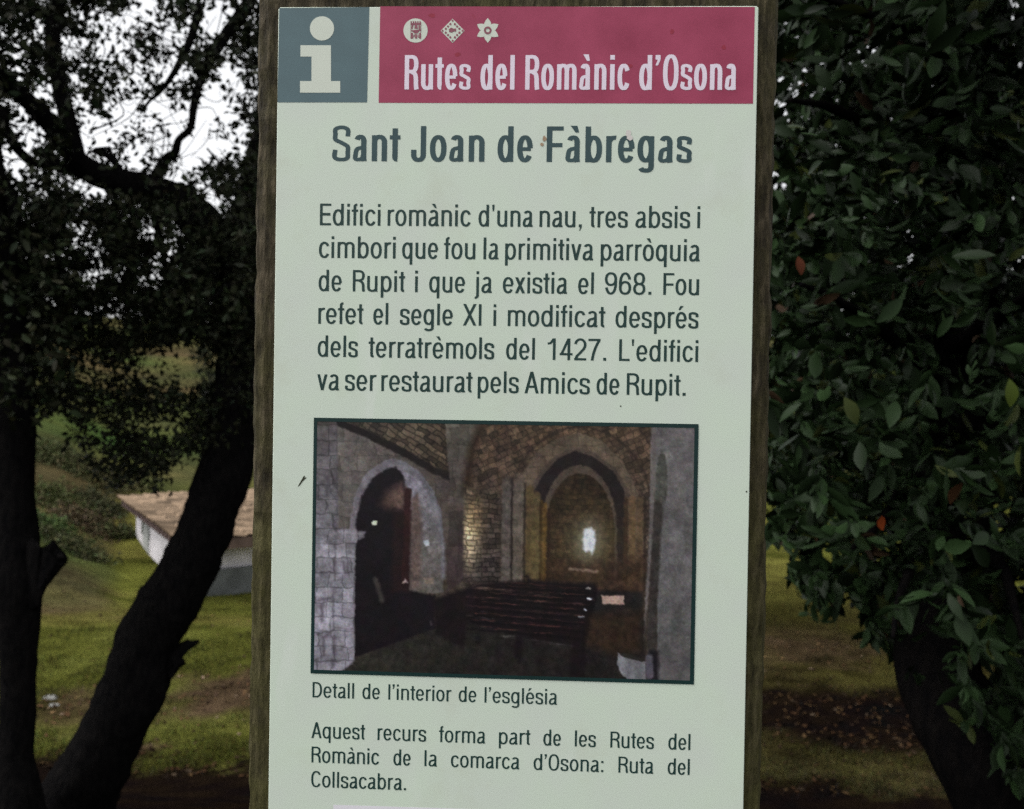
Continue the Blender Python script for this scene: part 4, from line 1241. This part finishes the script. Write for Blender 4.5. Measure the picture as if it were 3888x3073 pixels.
def pxpath(pts):
    """(u, v, width in pixels, distance) -> world path and radii"""
    return [pt(u, v, d) for u, v, w, d in pts], [w * d / FPX / 2 for u, v, w, d in pts]


OAKLEAF = [(0, .06), (.35, .5), (.75, .36), (1, .03)]
M_OAKLEAF = tinted("oak_leaf", .6, .08)
M_OAKLEAF2 = tinted("hedge_leaf", .8, .1)


def sprays(cent, nleaf, lsize, rng, col, spread=.10, jit=.35, droop=.3, shape=OAKLEAF, face=None):
    """leafy twig ends: leaves around each centre, pointing outward"""
    n = len(cent)
    ax_ = rng.normal(0, 1, (n, 3)); ax_[:, 2] -= droop
    ax_ /= np.linalg.norm(ax_, axis=1)[:, None]
    c = np.repeat(cent, nleaf, 0); a = np.repeat(ax_, nleaf, 0)
    m = len(c)
    t = rng.uniform(-1, 1, m)
    d = a * .6 + rng.normal(0, .75, (m, 3)); d[:, 2] -= .15
    pos = c + a * (t * spread)[:, None] + rng.normal(0, spread * jit, (m, 3))
    cc = np.asarray(col)[None] * rng.uniform(.6, 1.5, (m, 1)) * (1 + rng.normal(0, .10, (m, 3)))
    L = lsize * rng.uniform(.6, 1.3, m)
    return cards(pos, d, rng.normal(0, 1, (m, 3)), L, L * rng.uniform(.42, .62, m), np.clip(cc, .003, .3), shape, .15)


def in_poly(u, v, P):
    P = np.asarray(P, float)
    ins = np.zeros(np.shape(u), bool)
    for i in range(len(P)):
        a, b = P[i], P[(i + 1) % len(P)]
        ins ^= ((a[1] > v) != (b[1] > v)) & (u < (b[0] - a[0]) * (v - a[1]) / (b[1] - a[1] + 1e-12) + a[0])
    return ins


# --- leaning holm oak behind the left edge of the sign
oak = tag(empty("oak_tree", tuple(pt(250, 3350, 5.4))), "nearly black oak with a thick trunk leaning right and foliage against the sky", "tree")
D1 = 5.2
p_, r_ = pxpath([(60, 3560, 380, D1), (180, 3250, 320, D1), (270, 3073, 282, D1), (360, 2911, 258, D1), (438, 2748, 240, D1), (512, 2600, 248, D1), (552, 2450, 228, D1), (630, 2313, 232, D1), (692, 2200, 215, D1), (768, 2040, 200, D1), (814, 1911, 196, D1), (850, 1790, 196, D1), (890, 1600, 185, D1 + .05), (915, 1400, 178, D1 + .1), (905, 1180, 172, D1 + .15), (850, 980, 165, D1 + .2)])
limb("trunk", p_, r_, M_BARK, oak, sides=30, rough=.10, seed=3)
LIMBS = [
    ([(880, 1080, 150, D1 + .2), (800, 900, 150, D1 + .2), (720, 800, 140, D1 + .2), (600, 735, 125, D1 + .15), (480, 700, 110, D1), (370, 665, 92, D1 - .1), (295, 610, 80, D1 - .2), (245, 545, 76, D1 - .3), (190, 470, 72, D1 - .4), (125, 405, 70, D1 - .5), (60, 340, 64, D1 - .6), (-80, 240, 56, D1 - .8)], 5),
    ([(560, 740, 60, D1 + .1), (626, 612, 40, D1 + .1), (664, 580, 30, D1 + .1), (680, 530, 26, D1 + .1), (722, 488, 26, D1 + .1), (735, 410, 28, D1 + .15), (755, 326, 32, D1 + .2), (800, 225, 40, D1 + .3), (860, 130, 44, D1 + .4), (940, 20, 48, D1 + .5), (1010, -140, 44, D1 + .6)], 8),
    ([(900, 1000, 120, D1 + .2), (940, 760, 90, D1 + .4), (990, 520, 76, D1 + .6), (1090, 240, 64, D1 + .8), (1200, -60, 50, D1 + 1)], 9),
    ([(330, 660, 50, D1 - .1), (200, 625, 42, D1 - .1), (142, 622, 36, D1 - .1), (92, 592, 36, D1 - .15), (56, 552, 36, D1 - .2), (20, 484, 36, D1 - .2), (-30, 380, 30, D1 - .3)], 11),
    ([(480, 690, 34, D1), (420, 600, 26, D1 + .05), (360, 575, 22, D1 + .1), (420, 566, 20, D1 + .1)], 12),
    ([(548, 430, 9, D1), (556, 400, 11, D1), (575, 377, 13, D1), (606, 350, 16, D1), (655, 285, 22, D1), (720, 160, 30, D1 + .1), (760, 20, 34, D1 + .2)], 13),
    ([(300, 620, 60, D1 - .2), (230, 330, 60, D1), (200, 120, 56, D1 + .3), (240, -120, 50, D1 + .6)], 14),
    ([(640, 760, 40, D1 + .1), (600, 860, 30, D1 + .2), (618, 960, 24, D1 + .3), (640, 1100, 20, D1 + .4), (605, 1190, 16, D1 + .5)], 15),
]
for P, sd_ in LIMBS:
    p_, r_ = pxpath(P)
    limb("limb", p_, r_, M_BARK, oak, sides=14, rough=.12, seed=sd_)
def chunk(name, outline, d, thick, mat, parent, seed):
    """splintered stump of a broken branch: rough block with bevelled faces"""
    P = np.array(outline, float)
    sub = []
    for a, b in zip(P, np.roll(P, -1, 0)):
        for t in (0, .5): sub.append(a * (1 - t) + b * t)
    P = np.array(sub)
    P += 2.2 * np.stack([vnoise(P[:, 0] / 9, P[:, 1] / 9, k, seed) for k in (0, 5)], 1)
    c = P.mean(0)
    n = len(P)
    V = []
    for f, dz in ((.55, -1.0), (.86, -.75), (1.0, 0), (.86, .75), (.55, 1.0)):
        for q in P:
            e = c + (q - c) * f
            w = d + thick * dz * (1 + .35 * float(vnoise(q[0] / 14, q[1] / 14, dz, seed + 3)))
            V.append(pt(e[0], e[1], w))
    F = [tuple(range(n)), tuple(range(4 * n, 5 * n))]
    for r in range(4):
        for i in range(n):
            F.append((r * n + i, r * n + (i + 1) % n, (r + 1) * n + (i + 1) % n, (r + 1) * n + i))
    return mesh_obj(name, V, F, mat, parent)


chunk("branch_stub", [(610, 2560), (625, 2480), (668, 2456), (690, 2436), (712, 2428), (735, 2433), (757, 2427), (757, 2440), (745, 2452), (722, 2462), (706, 2484), (690, 2506), (706, 2517), (704, 2527), (684, 2534), (672, 2556), (640, 2590)], D1, .05, M_BARK, oak, 21)

HOLES = [  # open sky between the boughs: (u, v, ru, rv)
    (820, 70, 60, 85), (270, 180, 55, 45), (415, 172, 88, 34), (600, 285, 150, 45), (490, 430, 115, 78), (620, 460, 100, 110), (330, 520, 70, 70), (560, 540, 90, 50), (120, 480, 60, 110), (60, 590, 60, 60), (870, 290, 80, 42), (790, 420, 70, 70), (760, 560, 70, 80), (480, 680, 110, 36), (800, 780, 60, 80),
    (20, 240, 30, 25), (85, 265, 40, 22), (190, 110, 60, 28), (170, 350, 60, 26), (560, 45, 60, 34), (330, 60, 70, 28), (560, 870, 60, 55), (290, 868, 60, 30), (350, 940, 50, 50), (350, 1060, 55, 55), (440, 1180, 40, 55), (560, 1360, 46, 60), (580, 1060, 34, 30), (640, 950, 40, 50), (330, 1180, 30, 20), (900, 540, 40, 70), (690, 120, 40, 30)]


def hole_w(u, v):
    h = np.zeros(np.shape(u))
    for a, b, ru, rv in HOLES:
        h = np.maximum(h, np.clip(1.35 - np.hypot((u - a) / ru, (v - b) / rv), 0, 1) * 1.9)
    return np.clip(h, 0, 1)


ro = np.random.default_rng(21)
n = 12500
cu, cv, cd = ro.uniform(-420, 1250, n), ro.uniform(-700, 1250, n), ro.uniform(4.2, 7.2, n)
w = hole_w(cu, cv)
dens = np.clip(.50 + 1.5 * fbm(cu / 85, cv / 85, 0, 81), .03, 1) * np.where(cv < 560, .64, 1)
dens = np.where(cv > 1000, dens * .8, dens)
k = (ro.uniform(0, 1, n) < dens * (1 - .985 * w))
cen = np.array([pt(a, b, d) for a, b, d in zip(cu[k], cv[k], cd[k])])
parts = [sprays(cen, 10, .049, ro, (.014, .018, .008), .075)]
# thick masses low in the crown, hanging in front of the slope
n = 8500
cu, cv, cd = ro.uniform(-100, 1080, n), ro.uniform(780, 1860, n), ro.uniform(4.7, 7.0, n)
low = 1720 + 120 * np.sin((cu - 300) / 130) * 1 + 60 * vnoise(cu / 60, 0 * cu, 0, 5)
low = np.where(cu < 290, 1560 + 40 * vnoise(cu / 40, 0 * cu, 0, 6), low)
low = np.where(cu > 700, low + 60, low)
op = vnoise(cu / 95, cv / 95, 0, 83)
k = (cv < low) & (ro.uniform(0, 1, n) < np.clip(.62 + .9 * op, .06, 1) * (1 - .95 * hole_w(cu, cv)) * np.where(cv > 1330, .62, 1))
cen2 = np.array([pt(a, b, d) for a, b, d in zip(cu[k], cv[k], cd[k])])
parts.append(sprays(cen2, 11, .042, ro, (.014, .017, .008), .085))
# upper crown, above the frame
n = 2600
cen3 = np.array([pt(0, -1500, 6.0)]) + ro.normal(0, 1, (n, 3)) * np.array([2.0, 1.2, 1.1])
parts.append(sprays(cen3, 10, .07, ro, (.014, .018, .008), .14))
# bare twigs
tw_v, tw_q, o_ = [], [], 0
for j in range(420):
    a = cen[ro.integers(len(cen))]
    d = ro.normal(0, 1, 3); d[2] -= .2; d /= np.linalg.norm(d)
    L = ro.uniform(.2, .5)
    q1 = a + d * L * .5 + ro.normal(0, .04, 3); q2 = a + d * L + ro.normal(0, .08, 3)
    V, Q = tube([a - d * .1, a + d * L * .2, q1, q2], [.0055, .0045, .0035, .002], sides=5, rough=.1, k=4)
    tw_v.append(V); tw_q.append(Q + o_); o_ += len(V)
for j in range(34):                              # fine twigs crossing the open patches
    a_, b_, ru, rv = HOLES[ro.choice([1, 3, 4, 4, 5, 5, 5, 6, 7, 8, 11, 12, 14])]
    an = ro.uniform(0, 6.28)
    q0 = np.array([a_ + ru * 1.05 * math.cos(an), b_ + rv * 1.05 * math.sin(an)])
    q1 = np.array([a_, b_]) + ro.normal(0, .45, 2) * np.array([ru, rv])
    dd = D1 + ro.normal(0, .25)
    mid = (q0 + q1) / 2 + ro.normal(0, 26, 2)
    V, Q = tube([pt(q0[0], q0[1], dd), pt(mid[0], mid[1], dd + .05), pt(q1[0], q1[1], dd + .1)], [.0045, .003, .0016], sides=5, rough=.1, k=6)
    tw_v.append(V); tw_q.append(Q + o_); o_ += len(V)
    if j % 2:
        parts.append(sprays(np.array([pt(q1[0], q1[1], dd + .1)]), 8, .05, ro, (.014, .018, .008), .05))
mesh_obj("twig", np.vstack(tw_v), np.vstack(tw_q), M_BARK, oak)["kind"] = "stuff"
V, Q, C = join(parts)
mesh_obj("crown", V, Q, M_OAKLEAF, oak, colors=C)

# --- second, straighter oak cut by the left edge of the frame
oak2 = tag(empty("oak_tree", tuple(pt(20, 3500, 4.6))), "black upright oak trunk with a broken stub, cut off by the left edge", "tree")
D2 = 4.6
p_, r_ = pxpath([(70, 3600, 330, D2), (70, 3300, 270, D2), (64, 3073, 190, D2), (58, 2900, 130, D2), (66, 2760, 118, D2), (70, 2500, 130, D2), (70, 2330, 150, D2), (66, 2200, 170, D2), (70, 2050, 140, D2), (60, 1900, 134, D2), (58, 1780, 132, D2), (60, 1600, 140, D2), (50, 1350, 130, D2), (20, 1100, 120, D2), (-30, 850, 110, D2), (-60, 500, 100, D2), (-150, 100, 80, D2)])
limb("trunk", p_, r_, M_BARK, oak2, sides=26, rough=.08, seed=31)
chunk("branch_stub", [(50, 2040), (120, 2036), (137, 2046), (142, 2066), (158, 2078), (173, 2071), (190, 2060), (203, 2053), (215, 2062), (225, 2080), (248, 2100), (260, 2116), (255, 2140), (230, 2164), (208, 2194), (180, 2225), (166, 2257), (140, 2330), (60, 2360)], D2, .075, M_BARK, oak2, 33)
p_, r_ = pxpath([(-20, 1000, 70, D2), (60, 800, 50, D2), (-20, 620, 46, D2), (20, 420, 40, D2)])
limb("limb", p_, r_, M_BARK, oak2, sides=12, rough=.1, seed=34)
n = 1500
cu, cv, cd = ro.uniform(-600, 320, n), ro.uniform(-500, 1560, n), ro.uniform(4.0, 6.0, n)
k = ro.uniform(0, 1, n) < (1 - .96 * hole_w(cu, cv)) * np.where(cu > 120, np.where(cv < 800, .35, .75), 1)
cen4 = np.array([pt(a, b, d) for a, b, d in zip(cu[k], cv[k], cd[k])])
V, Q, C = join([sprays(cen4, 11, .055, ro, (.014, .018, .008), .10)])
mesh_obj("crown", V, Q, M_OAKLEAF, oak2, colors=C)

# --- shrubs on the slope behind the outbuilding
SHRUBS = [(-15.5, 38, 1.5, 2.2, (.020, .023, .011), "dark shrub on the slope nearest the left edge"), (-13.0, 41, 1.9, 2.8, (.026, .030, .017), "tall dark shrub on the slope above the white outbuilding"),
          (-10.0, 43, 2.0, 2.6, (.036, .034, .018), "brownish shrub on the slope right of the tall dark one"), (-18.5, 46, 2.4, 3.6, (.024, .030, .016), "large dark shrub high on the slope at the left"), (-7.0, 40, 1.5, 2.4, (.028, .032, .018), "dark shrub on the slope close to the left side of the plank")]
for k, (u, v, r, h, col, lab) in enumerate([(330, 1990, 1.0, .5, (.056, .044, .024), "brown withered bramble left of the white outbuilding"), (215, 1900, .9, .5, (.050, .058, .021), "green bramble on the bank beside the left trunk"),
        (180, 2010, .8, .45, (.040, .060, .019), "bright green bramble right above the trunk stub"), (420, 1850, .9, .5, (.056, .052, .022), "olive bramble above the roof corner of the outbuilding"), (440, 2040, .5, .4, (.048, .054, .022), "small green bramble against the outbuilding wall"),
        (300, 1780, 1.1, .6, (.052, .054, .024), "olive brown bramble higher on the bank"), (270, 2080, .7, .4, (.046, .050, .022), "low olive bramble at the foot of the bank"), (190, 1730, 1.0, .6, (.048, .056, .022), "pale green bramble under the hanging oak leaves"),
        (390, 1930, .7, .4, (.040, .042, .020), "dark olive bramble just left of the roof corner")]):
    p = ground_hit(u, v)
    SHRUBS.append((p[0], p[1], r, h, col, lab))
for x, y, r, h, col, lab in SHRUBS:
    z = float(height(x, y))
    low_ = h < 1
    sh_ = tag(empty("bramble" if low_ else "shrub", (x, y, z)), lab, "shrub", group="brambles on the bank" if low_ else "shrubs on the far slope")
    nc = 420
    if low_:
        c = ro.normal(0, 1, (nc, 3)) * np.array([r * .55, r * .45, h * .30]); c[:, 2] = np.abs(c[:, 2])
        col = tuple(1.35 * q for q in col)
        c = c + np.array([x, y, 0]); c[:, 2] += height(c[:, 0], c[:, 1]) + .02
        V, Q, C = sprays(c, 9, .085, ro, col, .12)
        mesh_obj("crown", V, Q, M_OAKLEAF2, sh_, colors=C)
        limb("stem", [(x, y, z - .1), (x + .05, y, z + h * .3), (x - .08, y, z + h * .6)], [.02, .015, .008], M_BARK, sh_, sides=6)
        continue
    c = ro.normal(0, 1, (nc, 3)); c /= np.linalg.norm(c, axis=1)[:, None]
    c = c * ro.uniform(.35, 1, (nc, 1)) ** .5 * np.array([r, r, h * .55]) * (1 + .35 * fbm(c[:, 0] * 2 + x, c[:, 1] * 2, c[:, 2] * 2, 5))[:, None] + np.array([x, y, z + h * .5])
    V, Q, C = sprays(c, 8, .16, ro, col, .22)
    mesh_obj("crown", V, Q, M_OAKLEAF2, sh_, colors=C)
    limb("stem", [(x, y, z - .2), (x + .1, y, z + h * .3), (x - .1, y, z + h * .6)], [.09, .07, .04], M_BARK, sh_, sides=8)

# --- broad-leaved evergreen close behind the right edge of the sign
bay = tag(empty("evergreen_tree", tuple(pt(3900, 3400, 2.3))), "dark broad-leaved evergreen with large glossy leaves filling the right of the view", "tree")
M_BARK2 = bark_material("dark_bark", (.0035, .0035, .004), (.010, .0085, .0078))
p_, r_ = pxpath([(4150, 3900, 520, 2.5), (3960, 3400, 440, 2.5), (3850, 3073, 390, 2.5), (3730, 2860, 360, 2.5), (3620, 2680, 330, 2.6), (3560, 2500, 300, 2.7), (3600, 2100, 280, 2.8), (3620, 1500, 300, 2.9), (3640, 800, 260, 3.0), (3700, 0, 220, 3.1), (3720, -900, 170, 3.2)])
limb("trunk", p_, r_, M_BARK2, bay, sides=26, rough=.06, seed=41, freq=5)
BR = [([(3640, 1700, 110, 2.8), (3450, 1850, 60, 2.4), (3350, 1980, 34, 2.1), (3240, 2080, 20, 1.9)], 1), ([(3640, 900, 120, 2.9), (3400, 560, 60, 2.5), (3180, 420, 36, 2.1), (3000, 380, 18, 1.8)], 2), ([(3660, 500, 110, 3.0), (3560, 240, 50, 2.4), (3420, 110, 40, 2.0), (3260, 42, 28, 1.7), (3100, -20, 18, 1.6)], 3),
      ([(3640, 1300, 110, 2.8), (3800, 1200, 60, 2.3), (3900, 1120, 30, 1.9), (4100, 1000, 20, 1.7)], 4), ([(3640, 1500, 100, 2.8), (3400, 1300, 50, 2.3), (3200, 1150, 30, 1.9), (3040, 1080, 16, 1.7)], 5), ([(3700, 2100, 110, 2.7), (3800, 2150, 50, 2.2), (3850, 2300, 30, 1.9), (3900, 2500, 16, 1.8)], 6), ([(3640, 2000, 90, 2.75), (3500, 2100, 46, 2.2), (3420, 2250, 28, 1.9), (3390, 2420, 16, 1.75)], 7)]
for P, sd_ in BR:
    p_, r_ = pxpath(P)
    limb("limb", p_, r_, M_BARK2, bay, sides=12, rough=.12, seed=50 + sd_, freq=20)
BAYLEAF = [(0, .04), (.14, .24), (.36, .47), (.6, .5), (.82, .30), (1, .01)]
M_BAY = tinted("glossy_leaf", .5, .10)
rb = np.random.default_rng(77)
# edge of the foliage seen from the path: gaps where the meadow shows
GAPS = [[(2860, 2090), (2960, 2080), (3050, 2130), (3050, 2165), (2950, 2200), (2960, 2245), (3060, 2275), (3060, 2310), (3090, 2330), (3140, 2370), (3170, 2340), (3240, 2300), (3290, 2400), (3250, 2460), (3270, 2500), (3360, 2470), (3420, 2580), (3560, 2700), (3700, 3100), (2860, 3100)],
        [(3510, 2280), (3570, 2300), (3560, 2320), (3515, 2310)], [(3540, 2380), (3600, 2440), (3590, 2470), (3540, 2440)], [(3850, 2180), (3900, 2180), (3900, 2230), (3810, 2240)]]


def allowed(u, v, m=0):
    ok = (u > 2905 + m - .012 * v)
    for g in GAPS: ok &= ~in_poly(u, v, g)
    ok &= v < np.where(u > 3760 + (v - 2860) * .6, 3400, 2860)
    return ok


def rosettes(n, dlo, dhi, lsize, nl, seed, gap_free=False, u0=2890, u1=4500, v0=-500, v1=3300):
    rg = np.random.default_rng(seed)
    u, v, d = rg.uniform(u0, u1, n), rg.uniform(v0, v1, n), rg.uniform(dlo, dhi, n)
    m = lsize * FPX / d * .45
    ok = allowed(u - m * .6, v) & allowed(u, v + m) & allowed(u, v) & allowed(u - m * .5, v + m * .7) & allowed(u - m * .3, v - m * .6)
    thin = np.where(v > 2420, np.where(u > 3800, 1.0, np.where(u > 3420, .5, .22)), 1.0)
    ok &= rg.uniform(0, 1, n) < thin * np.clip((.62 + 1.3 * fbm(u / 190, v / 190, 0, seed)) if dhi < 3 else .9 + 0 * u, .04, 1)
    c = np.array([pt(a, b, e) for a, b, e in zip(u[ok], v[ok], d[ok])])
    k = len(c)
    ax_ = np.array([-.1, -.75, .05]) + rg.normal(0, .55, (k, 3)); ax_ /= np.linalg.norm(ax_, axis=1)[:, None]
    e1 = np.cross(ax_, rg.normal(0, 1, (k, 3))); e1 /= np.linalg.norm(e1, axis=1)[:, None]
    e2 = np.cross(ax_, e1)
    P, Dd, Sd, L, Cc = [], [], [], [], []
    for j in range(nl):
        ph = 2 * math.pi * (j * .381966) + rg.uniform(-.3, .3, k)
        tilt = rg.uniform(.25, 1.35, k) * (.5 + .5 * j / nl) + .15
        rad = e1 * np.cos(ph)[:, None] + e2 * np.sin(ph)[:, None]
        d_ = ax_ * np.cos(tilt)[:, None] + rad * np.sin(tilt)[:, None]
        d_[:, 2] -= .22
        P.append(c - ax_ * (.010 * j * lsize / .07)); Dd.append(d_)
        Sd.append(np.cross(d_, ax_) + rg.normal(0, .15, (k, 3)))
        L.append(lsize * rg.uniform(.4, 1.35, k))
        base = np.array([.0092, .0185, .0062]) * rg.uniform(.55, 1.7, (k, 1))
        yel = rg.uniform(0, 1, k)
        base = np.where((yel < .05)[:, None], np.array([.026, .034, .008]), base)
        base = np.where(((yel > .05) & (yel < .066))[:, None], np.array([.030, .018, .010]), base)
        Cc.append(base)
    P, Dd, Sd, L, Cc = np.vstack(P), np.vstack(Dd), np.vstack(Sd), np.concatenate(L), np.vstack(Cc)
    W = L * rg.uniform(.30, .44, len(L))
    return cards(P, Dd, Sd, L, W, Cc * rg.uniform(.7, 1.35, (len(L), 1)), BAYLEAF, rg.normal(.22, .22, len(L)))


V, Q, C = join([rosettes(1000, 1.55, 2.15, .058, 8, 101), rosettes(2700, 2.0, 2.8, .066, 9, 102), rosettes(4200, 2.7, 3.7, .078, 9, 103), rosettes(700, 1.6, 3.4, .085, 9, 105, v0=-2600, v1=-300)])
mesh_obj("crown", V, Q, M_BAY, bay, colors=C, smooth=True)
# a few odd leaves the eye catches: orange, yellow, lime, dry
ODD = [(3352, 2015, 1.62, (.26, .052, .014), (-.3, -.2, 1), .036), (3030, 975, 1.70, (.095, .028, .013), (.2, -.3, -1), .04), (3610, 1915, 1.8, (.075, .036, .017), (.1, -.3, 1), .06),
       (3832, 1440, 1.6, (.065, .092, .014), (.1, -.2, -1), .056), (3205, 1510, 1.6, (.045, .058, .016), (.5, -.2, -.9), .06), (3692, 1300, 1.6, (.13, .088, .06), (.2, -.3, .5), .022)]
for u, v, d, col, dr, L in ODD:
    c = pt(u, v, d)
    V, Q, C = cards([c], [dr], [(1, .1, .3)], [L], [L * .5], [col], BAYLEAF, .25)
    mesh_obj("withered_leaf", V, Q, M_BAY, bay, colors=C, smooth=True)

# --- evergreen hedge trees further back, closing the view on the right and behind the plank
BACK = [(3.9, 15.0, 2.6, 10.0, "small-leaved evergreen tree half hidden by the right edge of the plank"), (5.9, 10.6, 3.0, 8.5, "small-leaved evergreen tree added unseen behind the broad-leaved one to shade the ground"), (1.2, 15.5, 2.0, 7.5, "small-leaved evergreen tree far behind the plank"), (8.2, 15.0, 2.2, 7.5, "small-leaved evergreen tree seen through the gaps right of the sign"), (10.6, 12.0, 2.4, 7.5, "small-leaved evergreen tree far behind the right edge foliage")]  # the nearest tree is added, hidden by foliage, to shade the ground at right
for x, y, r, h, lab in BACK:
    z = float(height(x, y))
    bt = tag(empty("background_tree", (x, y, z)), lab, "tree", group="evergreen trees closing the view behind the sign")
    nc = 1500
    c = ro.normal(0, 1, (nc, 3)); c /= np.linalg.norm(c, axis=1)[:, None]
    c = c * ro.uniform(.25, 1, (nc, 1)) ** .4 * np.array([r, r, h * .36]) * (1 + .3 * fbm(c[:, 0] * 2 + x, c[:, 1] * 2, c[:, 2] * 2, 5))[:, None] + np.array([x, y, z + 2.1 + h * .36])
    V, Q, C = sprays(c, 9, .11, ro, (.014, .019, .009), .20)
    mesh_obj("crown", V, Q, M_OAKLEAF2, bt, colors=C)
    limb("trunk", [(x, y, z - .3), (x + .1, y, z + h * .3), (x - .1, y, z + h * .7)], [.16, .13, .06], M_BARK, bt, sides=12)
